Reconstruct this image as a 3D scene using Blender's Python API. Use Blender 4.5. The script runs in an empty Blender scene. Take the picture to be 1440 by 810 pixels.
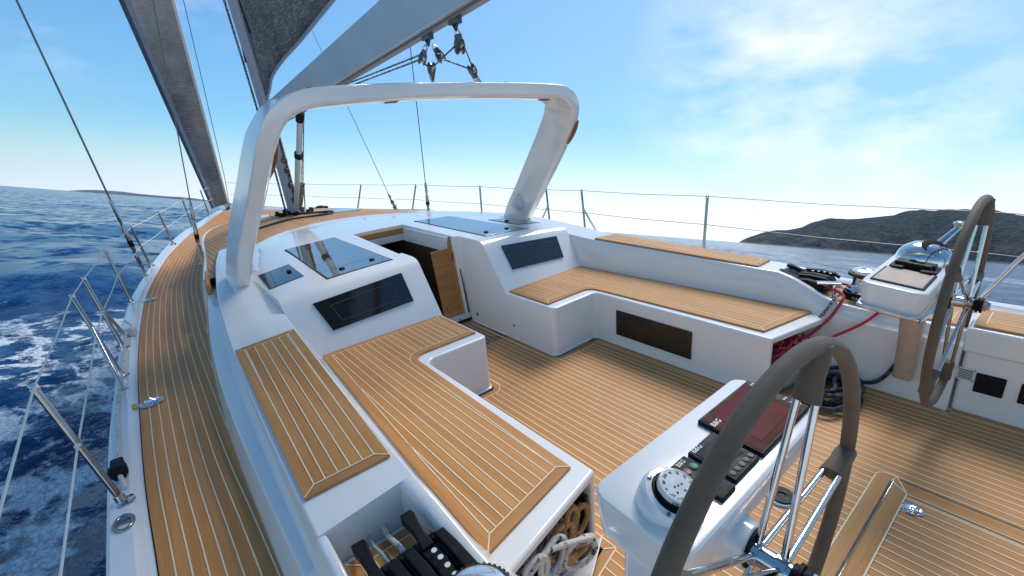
import bpy, bmesh, math, random
import numpy as np
from mathutils import Vector, Matrix
random.seed(7)
PI = math.pi
SC = bpy.context.scene
COL = SC.collection
BOAT = []          # top-level objects that heel with the yacht

# ------------------------------------------------------------------ frames
# boat frame: X to starboard, Y forward, Z up, origin on the cockpit sole.
# the yacht heels to port and trims slightly bow up; UP is the true vertical in that frame
UP = Vector((0.2401, 0.0527, 0.9693)).normalized()
FW = (Vector((0, 1, 0)) - UP * UP.y).normalized()
RT = FW.cross(UP)
HEEL = Matrix((RT, FW, UP)).to_4x4()

# ------------------------------------------------------------------ materials
def new_mat(name):
    m = bpy.data.materials.new(name); m.use_nodes = True
    nt = m.node_tree
    return m, nt, nt.nodes['Principled BSDF']

def N(nt, kind, **kw):
    n = nt.nodes.new(kind)
    for k, v in kw.items():
        if k in n.inputs: n.inputs[k].default_value = v
        else: setattr(n, k, v)
    return n

def L(nt, a, b): nt.links.new(a, b)

def coords(nt, scale=(1, 1, 1), rot=(0, 0, 0)):
    tc = N(nt, 'ShaderNodeTexCoord'); mp = N(nt, 'ShaderNodeMapping')
    mp.inputs['Scale'].default_value = scale; mp.inputs['Rotation'].default_value = rot
    L(nt, tc.outputs['Object'], mp.inputs['Vector'])
    return mp.outputs['Vector']

def ramp(nt, fac, stops):
    r = N(nt, 'ShaderNodeValToRGB'); L(nt, fac, r.inputs['Fac'])
    e = r.color_ramp.elements
    while len(e) < len(stops): e.new(0.5)
    for q, (p, c) in zip(e, stops): q.position = p; q.color = (*c, 1)
    return r.outputs['Color']

def noise(nt, vec, scale, detail=4, rough=.55):
    n = N(nt, 'ShaderNodeTexNoise'); n.inputs['Scale'].default_value = scale
    n.inputs['Detail'].default_value = detail; n.inputs['Roughness'].default_value = rough
    L(nt, vec, n.inputs['Vector']); return n.outputs['Fac']

def mixc(nt, fac, a, b, mode='MIX'):
    m = N(nt, 'ShaderNodeMix', data_type='RGBA', blend_type=mode)
    if hasattr(fac, 'node'): L(nt, fac, m.inputs[0])
    else: m.inputs[0].default_value = fac
    for s, v in ((6, a), (7, b)):
        if hasattr(v, 'node'): L(nt, v, m.inputs[s])
        else: m.inputs[s].default_value = (*v, 1)
    return m.outputs[2]

def mapr(nt, v, a, b, c=0., d=1.):
    n = N(nt, 'ShaderNodeMapRange'); L(nt, v, n.inputs[0])
    for i, q in enumerate((a, b, c, d)): n.inputs[i + 1].default_value = q
    return n.outputs[0]

def math_(nt, op, a, b=None):
    n = N(nt, 'ShaderNodeMath', operation=op)
    for i, v in enumerate((a, b)):
        if v is None: continue
        if hasattr(v, 'node'): L(nt, v, n.inputs[i])
        else: n.inputs[i].default_value = v
    return n.outputs[0]

def bump(nt, b, h, strength=.3, dist=.01):
    n = N(nt, 'ShaderNodeBump'); n.inputs['Strength'].default_value = strength
    n.inputs['Distance'].default_value = dist; L(nt, h, n.inputs['Height'])
    L(nt, n.outputs['Normal'], b.inputs['Normal'])

def simple(name, col, rough=.4, metal=0., coat=0., var=0., vscale=30, spec=None):
    m, nt, b = new_mat(name)
    b.inputs['Roughness'].default_value = rough; b.inputs['Metallic'].default_value = metal
    b.inputs['Coat Weight'].default_value = coat
    if spec is not None: b.inputs['Specular IOR Level'].default_value = spec
    v = coords(nt); f = noise(nt, v, vscale, 3)
    d = var if var else .06
    lo = tuple(max(0, c * (1 - d)) for c in col); hi = tuple(min(1, c * (1 + d)) for c in col)
    L(nt, ramp(nt, f, [(.3, lo), (.7, hi)]), b.inputs['Base Color'])
    L(nt, mapr(nt, f, .3, .7, max(.02, rough * .8), rough * 1.2), b.inputs['Roughness'])
    return m

def gelcoat(name, col, rough=.16):
    m, nt, b = new_mat(name)
    v = coords(nt); f = noise(nt, v, 1.6, 5, .6); g = noise(nt, v, 140, 2)
    c = ramp(nt, f, [(.3, tuple(q * .955 for q in col)), (.7, col)])
    L(nt, c, b.inputs['Base Color'])
    L(nt, mapr(nt, noise(nt, v, 5, 4), .3, .7, rough * .7, rough * 1.5), b.inputs['Roughness'])
    b.inputs['Coat Weight'].default_value = .35; b.inputs['Coat Roughness'].default_value = .06
    bump(nt, b, g, .02, .002)
    return m

def teak(name, axis='Y', tint=(1, 1, 1), rough=.55, bs=21):
    m, nt, b = new_mat(name)
    s1 = (bs, .55, bs) if axis == 'Y' else (.55, bs, bs)
    s2 = (260, 5, 260) if axis == 'Y' else (5, 260, 260)
    board = noise(nt, coords(nt, s1), 1.0, 1, .4)
    grain = noise(nt, coords(nt, s2), 1.0, 5, .65)
    fine = noise(nt, coords(nt), 420, 2, .6)
    wear = noise(nt, coords(nt), 1.3, 5, .6)
    T = lambda c: tuple(a * q for a, q in zip(c, tint))
    c = ramp(nt, board, [(.30, T((.415, .210, .070))), (.5, T((.475, .248, .088))), (.72, T((.54, .292, .112)))])
    c = mixc(nt, mapr(nt, grain, .35, .72), c, T((.30, .14, .046)), 'MIX') if False else mixc(nt, mapr(nt, grain, .42, .75, 0, .55), c, T((.30, .145, .05)))
    c = mixc(nt, mapr(nt, wear, .5, .75, 0, .3), c, T((.56, .36, .19)))
    c = mixc(nt, mapr(nt, fine, .55, .8, 0, .25), c, T((.62, .38, .17)))
    L(nt, c, b.inputs['Base Color'])
    L(nt, mapr(nt, grain, .3, .7, rough * .9, rough * 1.2), b.inputs['Roughness'])
    b.inputs['Specular IOR Level'].default_value = .3
    bump(nt, b, grain, .18, .0015)
    return m

GEL = gelcoat('white gelcoat', (.80, .782, .755))
GELDK = gelcoat('white gelcoat moulded trim', (.66, .66, .66), .3)
TEAK = teak('teak decking', 'Y', (1.10, .95, .79))
TEAKX = teak('teak decking cross boards', 'X', (.95, .84, .76))
SOLE = teak('teak cockpit sole', 'Y', (1.14, .94, .74))
SOLEX = teak('teak sole cross boards', 'X', (.97, .86, .74))
SIDE = teak('teak side deck', 'Y', (1.22, .97, .76))
SEAM = simple('pale caulking', (.80, .67, .45), .7, var=.08)
DARKSEAM = simple('dark shadow gap rubber', (.02, .018, .016), .6)
GLASS = simple('black tinted acrylic', (.008, .009, .011), .07, coat=.6, spec=.5)
MIRROR = simple('dark glass skylight', (.52, .49, .45), .03, metal=.92)
LOCKER = simple('smoked brown locker door', (.018, .014, .011), .3)
BLACK = simple('black plastic', (.012, .012, .014), .5, var=.2, spec=.12)
RUBBER = simple('black rubber', (.02, .02, .02), .7, var=.2)
STEEL = simple('polished stainless steel', (.62, .61, .60), .12, metal=1, var=.08)
STEELD = simple('stainless tube', (.36, .33, .31), .18, metal=1, var=.15, vscale=12)
WIRE = simple('stainless wire', (.17, .17, .175), .4, metal=.3)
LINEW = simple('white lifeline cover', (.75, .74, .70), .6)
ALU = simple('anodised aluminium spar', (.50, .62, .68), .4, metal=.3, var=.05, vscale=3)
ALUD = simple('dark anodised fitting', (.10, .10, .11), .35, metal=.7)
CARBON = simple('grey mast paint', (.36, .38, .42), .35, var=.08, vscale=4)
LEATH = None
def leather():
    m, nt, b = new_mat('stitched brown grey leather')
    f = noise(nt, coords(nt), 9, 5); g = noise(nt, coords(nt), 380, 3, .7)
    c = ramp(nt, f, [(.3, (.085, .056, .033)), (.7, (.135, .095, .060))])
    c = mixc(nt, mapr(nt, g, .5, .75, 0, .35), c, (.17, .125, .085))
    L(nt, c, b.inputs['Base Color']); b.inputs['Roughness'].default_value = .72
    b.inputs['Sheen Weight'].default_value = .08
    bump(nt, b, g, .5, .002); return m
LEATH = leather()
BEIGE_REFLECT = simple('glossy pedestal with teak reflection tint', (.47, .35, .265), .14, coat=.6, var=.1, vscale=14)  # sand tone puts the teak sole's reflection into the pedestal colour
def rope_mat(name, c1, c2, scale=90, w=.5):
    m, nt, b = new_mat(name)
    v = coords(nt)
    vo = N(nt, 'ShaderNodeTexVoronoi'); vo.inputs['Scale'].default_value = scale; L(nt, v, vo.inputs['Vector'])
    f = noise(nt, v, scale * 1.7, 2)
    c = ramp(nt, vo.outputs['Color'], [(max(0, w - .04), c1), (min(1, w + .04), c2)])
    L(nt, mixc(nt, mapr(nt, f, .3, .7, 0, .35), c, tuple(q * .55 for q in c1)), b.inputs['Base Color'])
    b.inputs['Roughness'].default_value = .85
    bump(nt, b, vo.outputs['Distance'], .8, .003); return m
R_RED = rope_mat('red rope', (.52, .045, .07), (.30, .02, .035), 120, .62)
R_GREY = rope_mat('charcoal rope', (.022, .025, .03), (.10, .11, .12), 110, .66)
R_FLECK = rope_mat('white rope with black fleck', (.62, .60, .55), (.02, .02, .025), 60, .78)
R_TAN = rope_mat('tan rope', (.46, .25, .09), (.36, .18, .06), 110, .6)
R_WHITE = rope_mat('white rope', (.72, .70, .66), (.35, .33, .30), 90, .75)
R_CHECK = rope_mat('black and white rope', (.05, .05, .055), (.55, .55, .52), 80, .6)
R_TEAL = rope_mat('pale green rope', (.30, .42, .42), (.2, .3, .3), 80, .6)
SCREEN = None

# ------------------------------------------------------------------ mesh builder
class MB:
    def __init__(s): s.v = []; s.f = []; s.m = []
    def add(s, vs, fs, mi=0):
        o = len(s.v); s.v += [tuple(v) for v in vs]
        for f in fs: s.f.append(tuple(i + o for i in f)); s.m.append(mi)
        return s
    def box(s, c, d, rot=None, mi=0):
        vs = [Vector((x * d[0] / 2, y * d[1] / 2, z * d[2] / 2)) for x in (-1, 1) for y in (-1, 1) for z in (-1, 1)]
        if rot is not None: vs = [rot @ v for v in vs]
        vs = [v + Vector(c) for v in vs]
        return s.add(vs, [(0, 1, 3, 2), (4, 6, 7, 5), (0, 4, 5, 1), (2, 3, 7, 6), (0, 2, 6, 4), (1, 5, 7, 3)], mi)
    def bb(s, x0, x1, y0, y1, z0, z1, mi=0):
        return s.box(((x0 + x1) / 2, (y0 + y1) / 2, (z0 + z1) / 2), (abs(x1 - x0), abs(y1 - y0), abs(z1 - z0)), None, mi)
    def prism(s, poly, z0, z1, mi=0):
        """vertical prism, z0/z1 numbers or functions of (x, y)"""
        f0 = z0 if callable(z0) else (lambda x, y: z0); f1 = z1 if callable(z1) else (lambda x, y: z1)
        n = len(poly)
        a = sum(poly[i][0] * poly[(i + 1) % n][1] - poly[(i + 1) % n][0] * poly[i][1] for i in range(n))
        if a < 0: poly = poly[::-1]
        vs = [(x, y, f0(x, y)) for x, y in poly] + [(x, y, f1(x, y)) for x, y in poly]
        fs = [tuple(range(n - 1, -1, -1)), tuple(range(n, 2 * n))]
        fs += [(i, (i + 1) % n, n + (i + 1) % n, n + i) for i in range(n)]
        return s.add(vs, fs, mi)
    def loft(s, secs, closed=True, caps=True, mi=0, ring=False):
        n = len(secs[0]); vs = [v for q in secs for v in q]; fs = []
        m = len(secs)
        for i in range(m if ring else m - 1):
            for j in range(n if closed else n - 1):
                k = (j + 1) % n; i2 = (i + 1) % m
                fs.append((i * n + j, i * n + k, i2 * n + k, i2 * n + j))
        if caps and closed and not ring: fs += [tuple(range(n - 1, -1, -1)), tuple((m - 1) * n + j for j in range(n))]
        return s.add(vs, fs, mi)
    def tube(s, pts, r, n=10, closed=False, mi=0, caps=True):
        pts = [Vector(p) for p in pts]; m = len(pts)
        rs = r if isinstance(r, (list, tuple)) else [r] * m
        secs = []; up = None
        for i, p in enumerate(pts):
            if closed: t = pts[(i + 1) % m] - pts[i - 1]
            else: t = pts[min(i + 1, m - 1)] - pts[max(i - 1, 0)]
            if t.length < 1e-9: t = Vector((0, 0, 1))
            t.normalize()
            if up is None:
                up = Vector((0, 0, 1)) if abs(t.z) < .9 else Vector((1, 0, 0))
            u = up - t * up.dot(t)
            if u.length < 1e-6: u = t.orthogonal()
            u.normalize(); up = u; w = t.cross(u)
            secs.append([p + rs[i] * (math.cos(2 * PI * k / n) * u + math.sin(2 * PI * k / n) * w) for k in range(n)])
        return s.loft(secs, True, caps, mi, closed)
    def lathe(s, prof, c=(0, 0, 0), axis=(0, 0, 1), n=32, mi=0):
        """prof: (radius, height) pairs along axis"""
        a = Vector(axis).normalized(); u = a.orthogonal().normalized(); w = a.cross(u); c = Vector(c)
        secs = [[c + a * h + max(r, 1e-4) * (math.cos(2 * PI * k / n) * u + math.sin(2 * PI * k / n) * w) for k in range(n)] for r, h in prof]
        return s.loft(secs, True, True, mi)
    def build(s, name, mats, parent=None, smooth=40, bevel=None, origin=None, sharp_bevel=35, wn=False):
        me = bpy.data.meshes.new(name)
        o0 = Vector(origin) if origin is not None else Vector((0, 0, 0))
        me.from_pydata([tuple(Vector(v) - o0) for v in s.v], [], s.f)
        mats = mats if isinstance(mats, (list, tuple)) else [mats]
        for m in mats: me.materials.append(m)
        for p, i in zip(me.polygons, s.m): p.material_index = i
        bm = bmesh.new(); bm.from_mesh(me)
        bmesh.ops.recalc_face_normals(bm, faces=bm.faces); bm.to_mesh(me); bm.free()
        if smooth:
            for p in me.polygons: p.use_smooth = True
            me.set_sharp_from_angle(angle=math.radians(smooth))
        o = bpy.data.objects.new(name, me); COL.objects.link(o)
        if origin is not None and parent is None: o.location = o0
        if parent is not None: o.parent = parent
        if bevel:
            b = o.modifiers.new('bevel', 'BEVEL'); b.width = bevel; b.segments = 3
            b.limit_method = 'ANGLE'; b.angle_limit = math.radians(sharp_bevel); b.harden_normals = True
        if wn:
            q = o.modifiers.new('weighted normals', 'WEIGHTED_NORMAL'); q.weight = 90; q.keep_sharp = True
        return o

def boolean_cut(o, cutter):
    c = cutter.build('cutter', GEL, smooth=None)
    m = o.modifiers.new('cut', 'BOOLEAN'); m.operation = 'DIFFERENCE'; m.object = c; m.solver = 'EXACT'
    dg = bpy.context.evaluated_depsgraph_get()
    me = bpy.data.meshes.new_from_object(o.evaluated_get(dg))
    o.modifiers.remove(m); old = o.data; o.data = me
    bpy.data.meshes.remove(old)
    bpy.data.objects.remove(c, do_unlink=True)

def thing(name, label, cat, loc=(0, 0, 0), group=None, boat=True):
    o = bpy.data.objects.new(name, None); COL.objects.link(o)
    o.location = loc; o.empty_display_size = .05
    return tag(o, label, cat, group, boat)

def tag(o, label, cat, group=None, boat=True, kind=None):
    o['label'] = label; o['category'] = cat
    if group: o['group'] = group
    if kind: o['kind'] = kind
    if boat: BOAT.append(o)
    return o

def dup(root, loc):
    r = root.copy(); COL.objects.link(r); r.location = loc; BOAT.append(r)
    for ch in list(root.children):
        c = ch.copy(); COL.objects.link(c); c.parent = r
        for g in ch.children:
            d = g.copy(); COL.objects.link(d); d.parent = c
    return r

# ------------------------------------------------------------------ curves
def pchip(tab):
    xs = np.array([t[0] for t in tab], float); ys = np.array([t[1] for t in tab], float)
    h = np.diff(xs); d = np.diff(ys) / h
    m = np.zeros(len(xs)); m[0] = d[0]; m[-1] = d[-1]
    for i in range(1, len(xs) - 1):
        m[i] = 0 if d[i - 1] * d[i] <= 0 else (h[i - 1] + h[i]) / (h[i - 1] / d[i] + h[i] / d[i - 1])
    def f(x):
        x = min(max(x, xs[0]), xs[-1]); i = int(min(max(np.searchsorted(xs, x) - 1, 0), len(h) - 1))
        t = (x - xs[i]) / h[i]
        return float((2*t**3-3*t*t+1)*ys[i] + (t**3-2*t*t+t)*h[i]*m[i] + (-2*t**3+3*t*t)*ys[i+1] + (t**3-t*t)*h[i]*m[i+1])
    return f

def catmull(pts, k=6, closed=False):
    P = [Vector(p) for p in pts]; n = len(P); out = []
    rng = n if closed else n - 1
    for i in range(rng):
        a, b, c, d = (P[(i - 1) % n] if closed or i > 0 else P[0]), P[i], P[(i + 1) % n], (P[(i + 2) % n] if closed or i < n - 2 else P[-1])
        for j in range(k):
            t = j / k
            out.append(.5 * ((2*b) + (c-a)*t + (2*a-5*b+4*c-d)*t*t + (3*b-a-3*c+d)*t**3))
    if not closed: out.append(P[-1])
    return out

gun = pchip([(-2.6, 2.40), (0, 2.46), (2, 2.47), (3, 2.465), (3.8, 2.435), (5.9, 2.33), (7.5, 2.11), (9.7, 1.70), (11, 1.37), (12.2, .96), (13.5, .50), (14.2, .22), (14.62, .015)])
tout = pchip([(-2.6, 2.24), (0, 2.31), (1.9, 2.325), (2.5, 2.335), (3.6, 2.32), (5.96, 2.19), (8, 1.90), (10.25, 1.385), (12.5, .66), (13.5, .34), (14.3, .05)])
tin = pchip([(-2.6, 2.02), (0, 1.99), (1.5, 1.975), (2.1, 1.975), (3.06, 1.945), (4.48, 1.83), (6.3, 1.6), (7.6, 1.47), (9.4, 1.17), (10.6, .74), (11.4, .2), (11.6, 0.0), (14.4, 0.0)])
hedge = pchip([(5.0, .70), (6.3, .70), (7.6, .64), (9.4, .54), (10.8, .44), (11.6, .376)])
hmid = pchip([(5.0, .80), (6.5, .79), (8.2, .76), (9.5, .66), (11, .46), (11.6, .378)])

# ------------------------------------------------------------------ planked panels
def inset(poly, d):
    n = len(poly); out = []
    a = sum(poly[i][0] * poly[(i + 1) % n][1] - poly[(i + 1) % n][0] * poly[i][1] for i in range(n))
    sg = 1 if a > 0 else -1
    for i in range(n):
        p0, p1, p2 = Vector(poly[i - 1]), Vector(poly[i]), Vector(poly[(i + 1) % n])
        e1 = (p1 - p0).normalized(); e2 = (p2 - p1).normalized()
        n1 = Vector((-e1.y, e1.x)) * sg; n2 = Vector((-e2.y, e2.x)) * sg
        b = (n1 + n2); b.normalize(); c = max(.3, b.dot(n1))
        out.append(tuple(p1 + b * d / c))
    return out

def seam_quad(mb, a, b, w, z, mi, up=.0016):
    a = Vector(a); b = Vector(b); t = (b - a)
    if t.length < 1e-4: return
    t.normalize(); q = Vector((-t.y, t.x)) * w / 2
    vs = [a + q, a - q, b - q, b + q]
    mb.add([(v.x, v.y, z(v.x, v.y) + up) for v in vs], [(0, 1, 2, 3)], mi)

def panel(name, poly, z, parent, border=.05, pitch=.047, skew=0., t=.012, w=.005, mats=None, x0=0., mitres=None, edge_seam=True, cross_min=.75):
    """teak panel: frame of boards round a field of planks with pale caulked seams"""
    mats = mats or [TEAK, TEAKX, SEAM]
    mb = MB(); n = len(poly)
    a = sum(poly[i][0] * poly[(i + 1) % n][1] - poly[(i + 1) % n][0] * poly[i][1] for i in range(n))
    if a < 0: poly = poly[::-1]
    zt = lambda x, y: z(x, y) + t
    ins = inset(poly, border) if border else poly
    vs = [(x, y, z(x, y)) for x, y in poly] + [(x, y, zt(x, y)) for x, y in poly]
    mb.add(vs, [(i, (i + 1) % n, n + (i + 1) % n, n + i) for i in range(n)], 0)
    if border:
        for i in range(n):
            j = (i + 1) % n; e = Vector(poly[j]) - Vector(poly[i])
            mi = 1 if abs(e.x) > cross_min * e.length else 0
            q = [poly[i], poly[j], ins[j], ins[i]]
            mb.add([(x, y, zt(x, y)) for x, y in q], [(0, 1, 2, 3)], mi)
            if edge_seam: seam_quad(mb, ins[i], ins[j], w, zt, 2)
            pp = Vector(poly[i]) - Vector(poly[i - 1])
            if abs(pp.angle_signed(e)) > .6: seam_quad(mb, poly[i], ins[i], w, zt, 2, .0021)
    mb.add([(x, y, zt(x, y)) for x, y in ins], [tuple(range(n))], 0)
    sh = lambda p: p[0] - skew * p[1]
    lo = min(map(sh, ins)); hi = max(map(sh, ins))
    k = math.floor((lo - x0) / pitch) + 1
    while x0 + k * pitch < hi - .004:
        c = x0 + k * pitch; k += 1; ys = []
        if c < lo + .004: continue
        for i in range(n):
            p, q = ins[i], ins[(i + 1) % n]; u, v = sh(p) - c, sh(q) - c
            if (u > 0) != (v > 0):
                s = u / (u - v); ys.append(p[1] + s * (q[1] - p[1]))
        ys.sort()
        for y1, y2 in zip(ys[::2], ys[1::2]):
            if y2 - y1 > .01: seam_quad(mb, (c + skew * y1, y1), (c + skew * y2, y2), w, zt, 2)
    return mb.build(name, mats, parent, smooth=None)

def arc2(cx, cy, r, a0, a1, k=6):
    return [(cx + r * math.cos(math.radians(a0 + (a1 - a0) * i / k)), cy + r * math.sin(math.radians(a0 + (a1 - a0) * i / k))) for i in range(k + 1)]
def mir(poly, s): return [(s * x, y) for x, y in poly] if s > 0 else [(-x, y) for x, y in poly][::-1]

# ================================================================== THE YACHT
yacht = thing('sailing_yacht', 'white sailing yacht with caulked teak decks, benches and open cockpit, heeling on blue sea', 'yacht')
ys = [-2.6 + 17.22 * i / 90 for i in range(91)]

# hull topsides
mb = MB()
secs = []
for y in ys:
    g = gun(y); fl = min(1, max(0, (y - 9) / 5.5))
    half = [(g, .345), (g + .004, .25), (g * (.99 - .03 * fl), -.3), (g * (.95 - .12 * fl), -.9), (g * (.8 - .2 * fl), -1.25), (g * .4, -1.5)]
    secs.append([(x, y, z) for x, z in half] + [(-x, y, z) for x, z in half[::-1]])
mb.loft(secs, closed=False)
mb.build('hull', GEL, yacht, 50)

# white toe rail on each side
for s in (-1, 1):
    mb = MB(); secs = []
    for y in ys:
        g, t = gun(y), tout(y); g = max(g, .02); t = min(t, g - .015)
        w = g - t
        secs.append([(s * x, y, z) for x, z in ((g + .006, .335), (g + .006, .378), (g - .008, .388), (t + w * .42, .388), (t + w * .2, .366), (t + .006, .362), (t + .006, .335))])
    mb.loft(secs); mb.build('toe_rail', GEL, yacht, 30)

# teak side decks, planks sprung along the toe rail
for s in (-1, 1):
    mb = MB(); secs = []
    yy = [-2.6 + 16.6 * i / 120 for i in range(121)]
    for y in yy: secs.append([(s * tout(y), y, .37), (s * max(0., min(tin(y) - .03, tout(y) - .001)), y, .37)])
    mb.loft(secs, closed=False)
    for k in range(1, 42):
        prev = None
        for y in yy:
            x = tout(y) - .047 * k
            if x > max(tin(y), .01) - .02:
                if prev: 
                    a, b = prev, (s * x, y)
                    mb.add([(a[0] - .0028, a[1], .3722), (a[0] + .0028, a[1], .3722), (b[0] + .0028, b[1], .3722), (b[0] - .0028, b[1], .3722)], [(0, 1, 2, 3)], 1)
                prev = (s * x, y)
            else: prev = None
    mb.build('side_deck', [SIDE, SEAM], yacht, None)

# raised foredeck (coachroof running forward), teak laid, white sides
mb = MB(); secs = []; yf = [5.0 + 6.6 * i / 60 for i in range(61)]
def fore_z(x, y):
    w = max(tin(y) - .08, .02); q = min(1, abs(x) / w)
    return hedge(y) + (hmid(y) - hedge(y)) * (1 - q ** 2.4)
for y in yf:
    w = max(tin(y) - .09, .02)
    secs.append([(w * k / 12, y, fore_z(w * k / 12, y)) for k in range(-12, 13)])
mb.loft(secs, closed=False)
for k in range(-40, 41):
    x = .047 * k + .0235; prev = None
    for y in yf:
        if abs(x) < max(tin(y) - .10, .02):
            if prev is not None:
                mb.add([(x - .003, prev, fore_z(x, prev) + .002), (x + .003, prev, fore_z(x, prev) + .002), (x + .003, y, fore_z(x, y) + .002), (x - .003, y, fore_z(x, y) + .002)], [(0, 1, 2, 3)], 1)
            prev = y
        else: prev = None
mb.build('foredeck', [TEAK, SEAM], yacht, 60)
for s in (-1, 1):
    mb = MB(); secs = []
    for y in yf:
        w = max(tin(y) - .085, .02); h = hedge(y)
        secs.append([(s * x, y, z) for x, z in ((w - .02, h - .05), (w - .012, h + .012), (w + .012, h + .012), (w + .03, h - .02), (w + .075, .372), (w + .07, .34))])
    mb.loft(secs); mb.build('coachroof_side', GEL, yacht, 40)

# coachroof with the companionway cut into it
yfront = pchip([(0, 6.5), (.3, 6.46), (.65, 6.28), (.97, 5.93), (1.2, 5.45), (1.33, 4.95), (1.425, 4.3)])
def croof(x, y): return .858 - .035 * x * x + .012 * min(1.2, (y - 3.6) / 1.4) - .046 * max(0, y - 5.0)
secs = []
for i in range(41):
    x = -1.42 + 2.84 * i / 40; yf_ = yfront(abs(x)); zt = croof(x, 3.45)
    sec = [(x, 3.135, -.95), (x, 3.135, .42), (x, 3.385, zt - .075), (x, 3.412, zt - .036), (x, 3.452, zt - .010), (x, 3.51, zt)]
    for q in (.25, .5, .75, 1): 
        y = 3.51 + (yf_ - .16 - 3.51) * q; sec.append((x, y, croof(x, y)))
    sec += [(x, yf_ - .05, croof(x, yf_) - .012), (x, yf_, croof(x, yf_) - .06), (x, yf_ + .01, .3), (x, yf_, -.95)]
    secs.append(sec)
mb = MB(); mb.loft(secs)
roof = mb.build('coachroof', GEL, yacht, 30)
cut = MB(); cut.loft([[(-.33, 2.9, .0), (.33, 2.9, .0), (.33, 2.9, 2), (-.33, 2.9, 2)], [(-.33, 3.78, .0), (.33, 3.78, .0), (.33, 3.92, 2), (-.33, 3.92, 2)]])
boolean_cut(roof, cut)
cut = MB(); cut.loft([[(-.36, 3.70, .075), (.29, 3.70, .075), (.29, 3.70, 2), (-.36, 3.70, 2)], [(-.29, 4.9, .075), (.29, 4.9, .075), (.29, 4.9, 2), (-.29, 4.9, 2)]])
boolean_cut(roof, cut)
cut = MB(); cut.bb(-.28, .28, 3.84, 6.0, -.9, .70)
boolean_cut(roof, cut)
for p in roof.data.polygons: p.use_smooth = True
roof.data.set_sharp_from_angle(angle=math.radians(28))
bv = roof.modifiers.new('bevel', 'BEVEL'); bv.width = .022; bv.segments = 4; bv.limit_method = 'ANGLE'; bv.angle_limit = math.radians(50); bv.harden_normals = True

# coachroof rim: raised white lip along the forward edge
mb = MB(); secs = []
for i in range(61):
    x = -1.40 + 2.80 * i / 60; d = .01
    y = yfront(abs(x)); t = Vector((2 * d, yfront(abs(x + d)) - yfront(abs(x - d)))) if abs(x) < 1.39 else Vector((.3, -1 if x > 0 else 1))
    t.normalize(); nrm = Vector((-t.y, t.x)); z = croof(x, y)
    secs.append([(x + nrm.x * o, y + nrm.y * o, z + h) for o, h in ((-.17, -.01), (-.13, .006), (-.02, .010), (.03, -.006), (.085, -.055), (.09, -.30), (-.1, -.30))])
mb.loft(secs); mb.build('coachroof_rim', GEL, yacht, 35)

# companionway: interior, sliding door, trims
mb = MB()
mb.bb(-.275, .275, 5.93, 5.99, -.88, .69, 0); mb.bb(-.275, -.262, 3.86, 5.93, -.88, .69, 0); mb.bb(.262, .275, 3.86, 5.93, -.88, .69, 0)
mb.bb(-.262, .262, 3.86, 5.93, -.895, -.86, 1)
mb.build('saloon_lining', [simple('dark varnished interior', (.05, .028, .015), .5), SOLE], yacht, None)
mb = MB(); mb.bb(.02, .25, 4.95, 5.6, -.86, -.25); mb.build('saloon_cabinet', simple('pale interior locker', (.45, .36, .32), .5), yacht, None, .01)
mb = MB(); mb.tube(catmull([(-.05, 4.6, .62), (.02, 4.7, .35), (.03, 4.8, .0), (-.02, 5.0, -.3)], 6), .02, 8); mb.build('handrail', STEELD, yacht)
mb = MB()
mb.prism([(-.285, 4.855), (.285, 4.855), (.285, 4.888), (-.285, 4.888)], .775, .842)
mb.build('hatch_trim', TEAKX, yacht, None, .004)
mb = MB(); mb.bb(-.285, .285, 4.845, 4.886, .70, .772); mb.build('hatch_coaming', GELDK, yacht, None, .004)
def ydoor(z): return 3.765 + .155 * z
mb = MB(); T = .016
for a, b, c, d, mi in ((.05, .255, .13, .74, 0), (.255, .285, .085, .80, 1), (.05, .255, .085, .13, 1)):
    mb.add([(x, ydoor(z) + o, z) for o in (0, T + (.006 if mi else 0)) for x, z in ((a, c), (b, c), (b, d), (a, d))], [(0, 1, 2, 3), (7, 6, 5, 4), (0, 4, 5, 1), (1, 5, 6, 2), (2, 6, 7, 3), (3, 7, 4, 0)], mi)
door = mb.build('companionway_door', [teak('varnished cabin door', 'X', (.78, .66, .5), .3), teak('varnished door edge', 'Y', (.95, .8, .66), .3)], yacht, None)
mb = MB(); mb.bb(-.325, .325, 3.735, 3.80, .012, .078); mb.bb(-.325, .325, 3.72, 3.735, .004, .03, 1)
sill = mb.build('threshold', [GELDK, BLACK], yacht, None, .004)
mb = MB()
for x in (.06, .075, .19):
    mb = MB(); mb.lathe([(.008, 0), (.008, .004), (.004, .006)], (x, 3.735, .045), (0, -1, 0), 10); mb.build('screw', STEELD, sill)
mb = MB(); mb.add([(.286 + o, ydoor(z) - .03 + q, z) for z in (.08, .845) for o, q in ((0, 0), (.018, 0), (.018, .03), (0, .03))], [(0, 1, 2, 3), (4, 7, 6, 5), (0, 4, 5, 1), (1, 5, 6, 2), (2, 6, 7, 3), (3, 7, 4, 0)])
mb.add([(.306 + o, ydoor(z) - .03 + q, z) for z in (.08, .84) for o, q in ((0, 0), (.012, 0), (.012, .03), (0, .03))], [(0, 1, 2, 3), (4, 7, 6, 5), (0, 4, 5, 1), (1, 5, 6, 2), (2, 6, 7, 3), (3, 7, 4, 0)], 1)
mb.build('door_track', [LINEW, DARKSEAM], yacht, None)
mb = MB(); mb.bb(.292, .312, 3.90, 4.86, .842, .853); mb.bb(.27, .312, 3.885, 3.905, .80, .853); mb.build('hatch_runner', STEELD, yacht, None, .002)
mb = MB(); mb.bb(.262, .288, 3.93, 4.85, .69, .84); mb.build('hatch_side_panel', GEL, yacht, None, .004)

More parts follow.
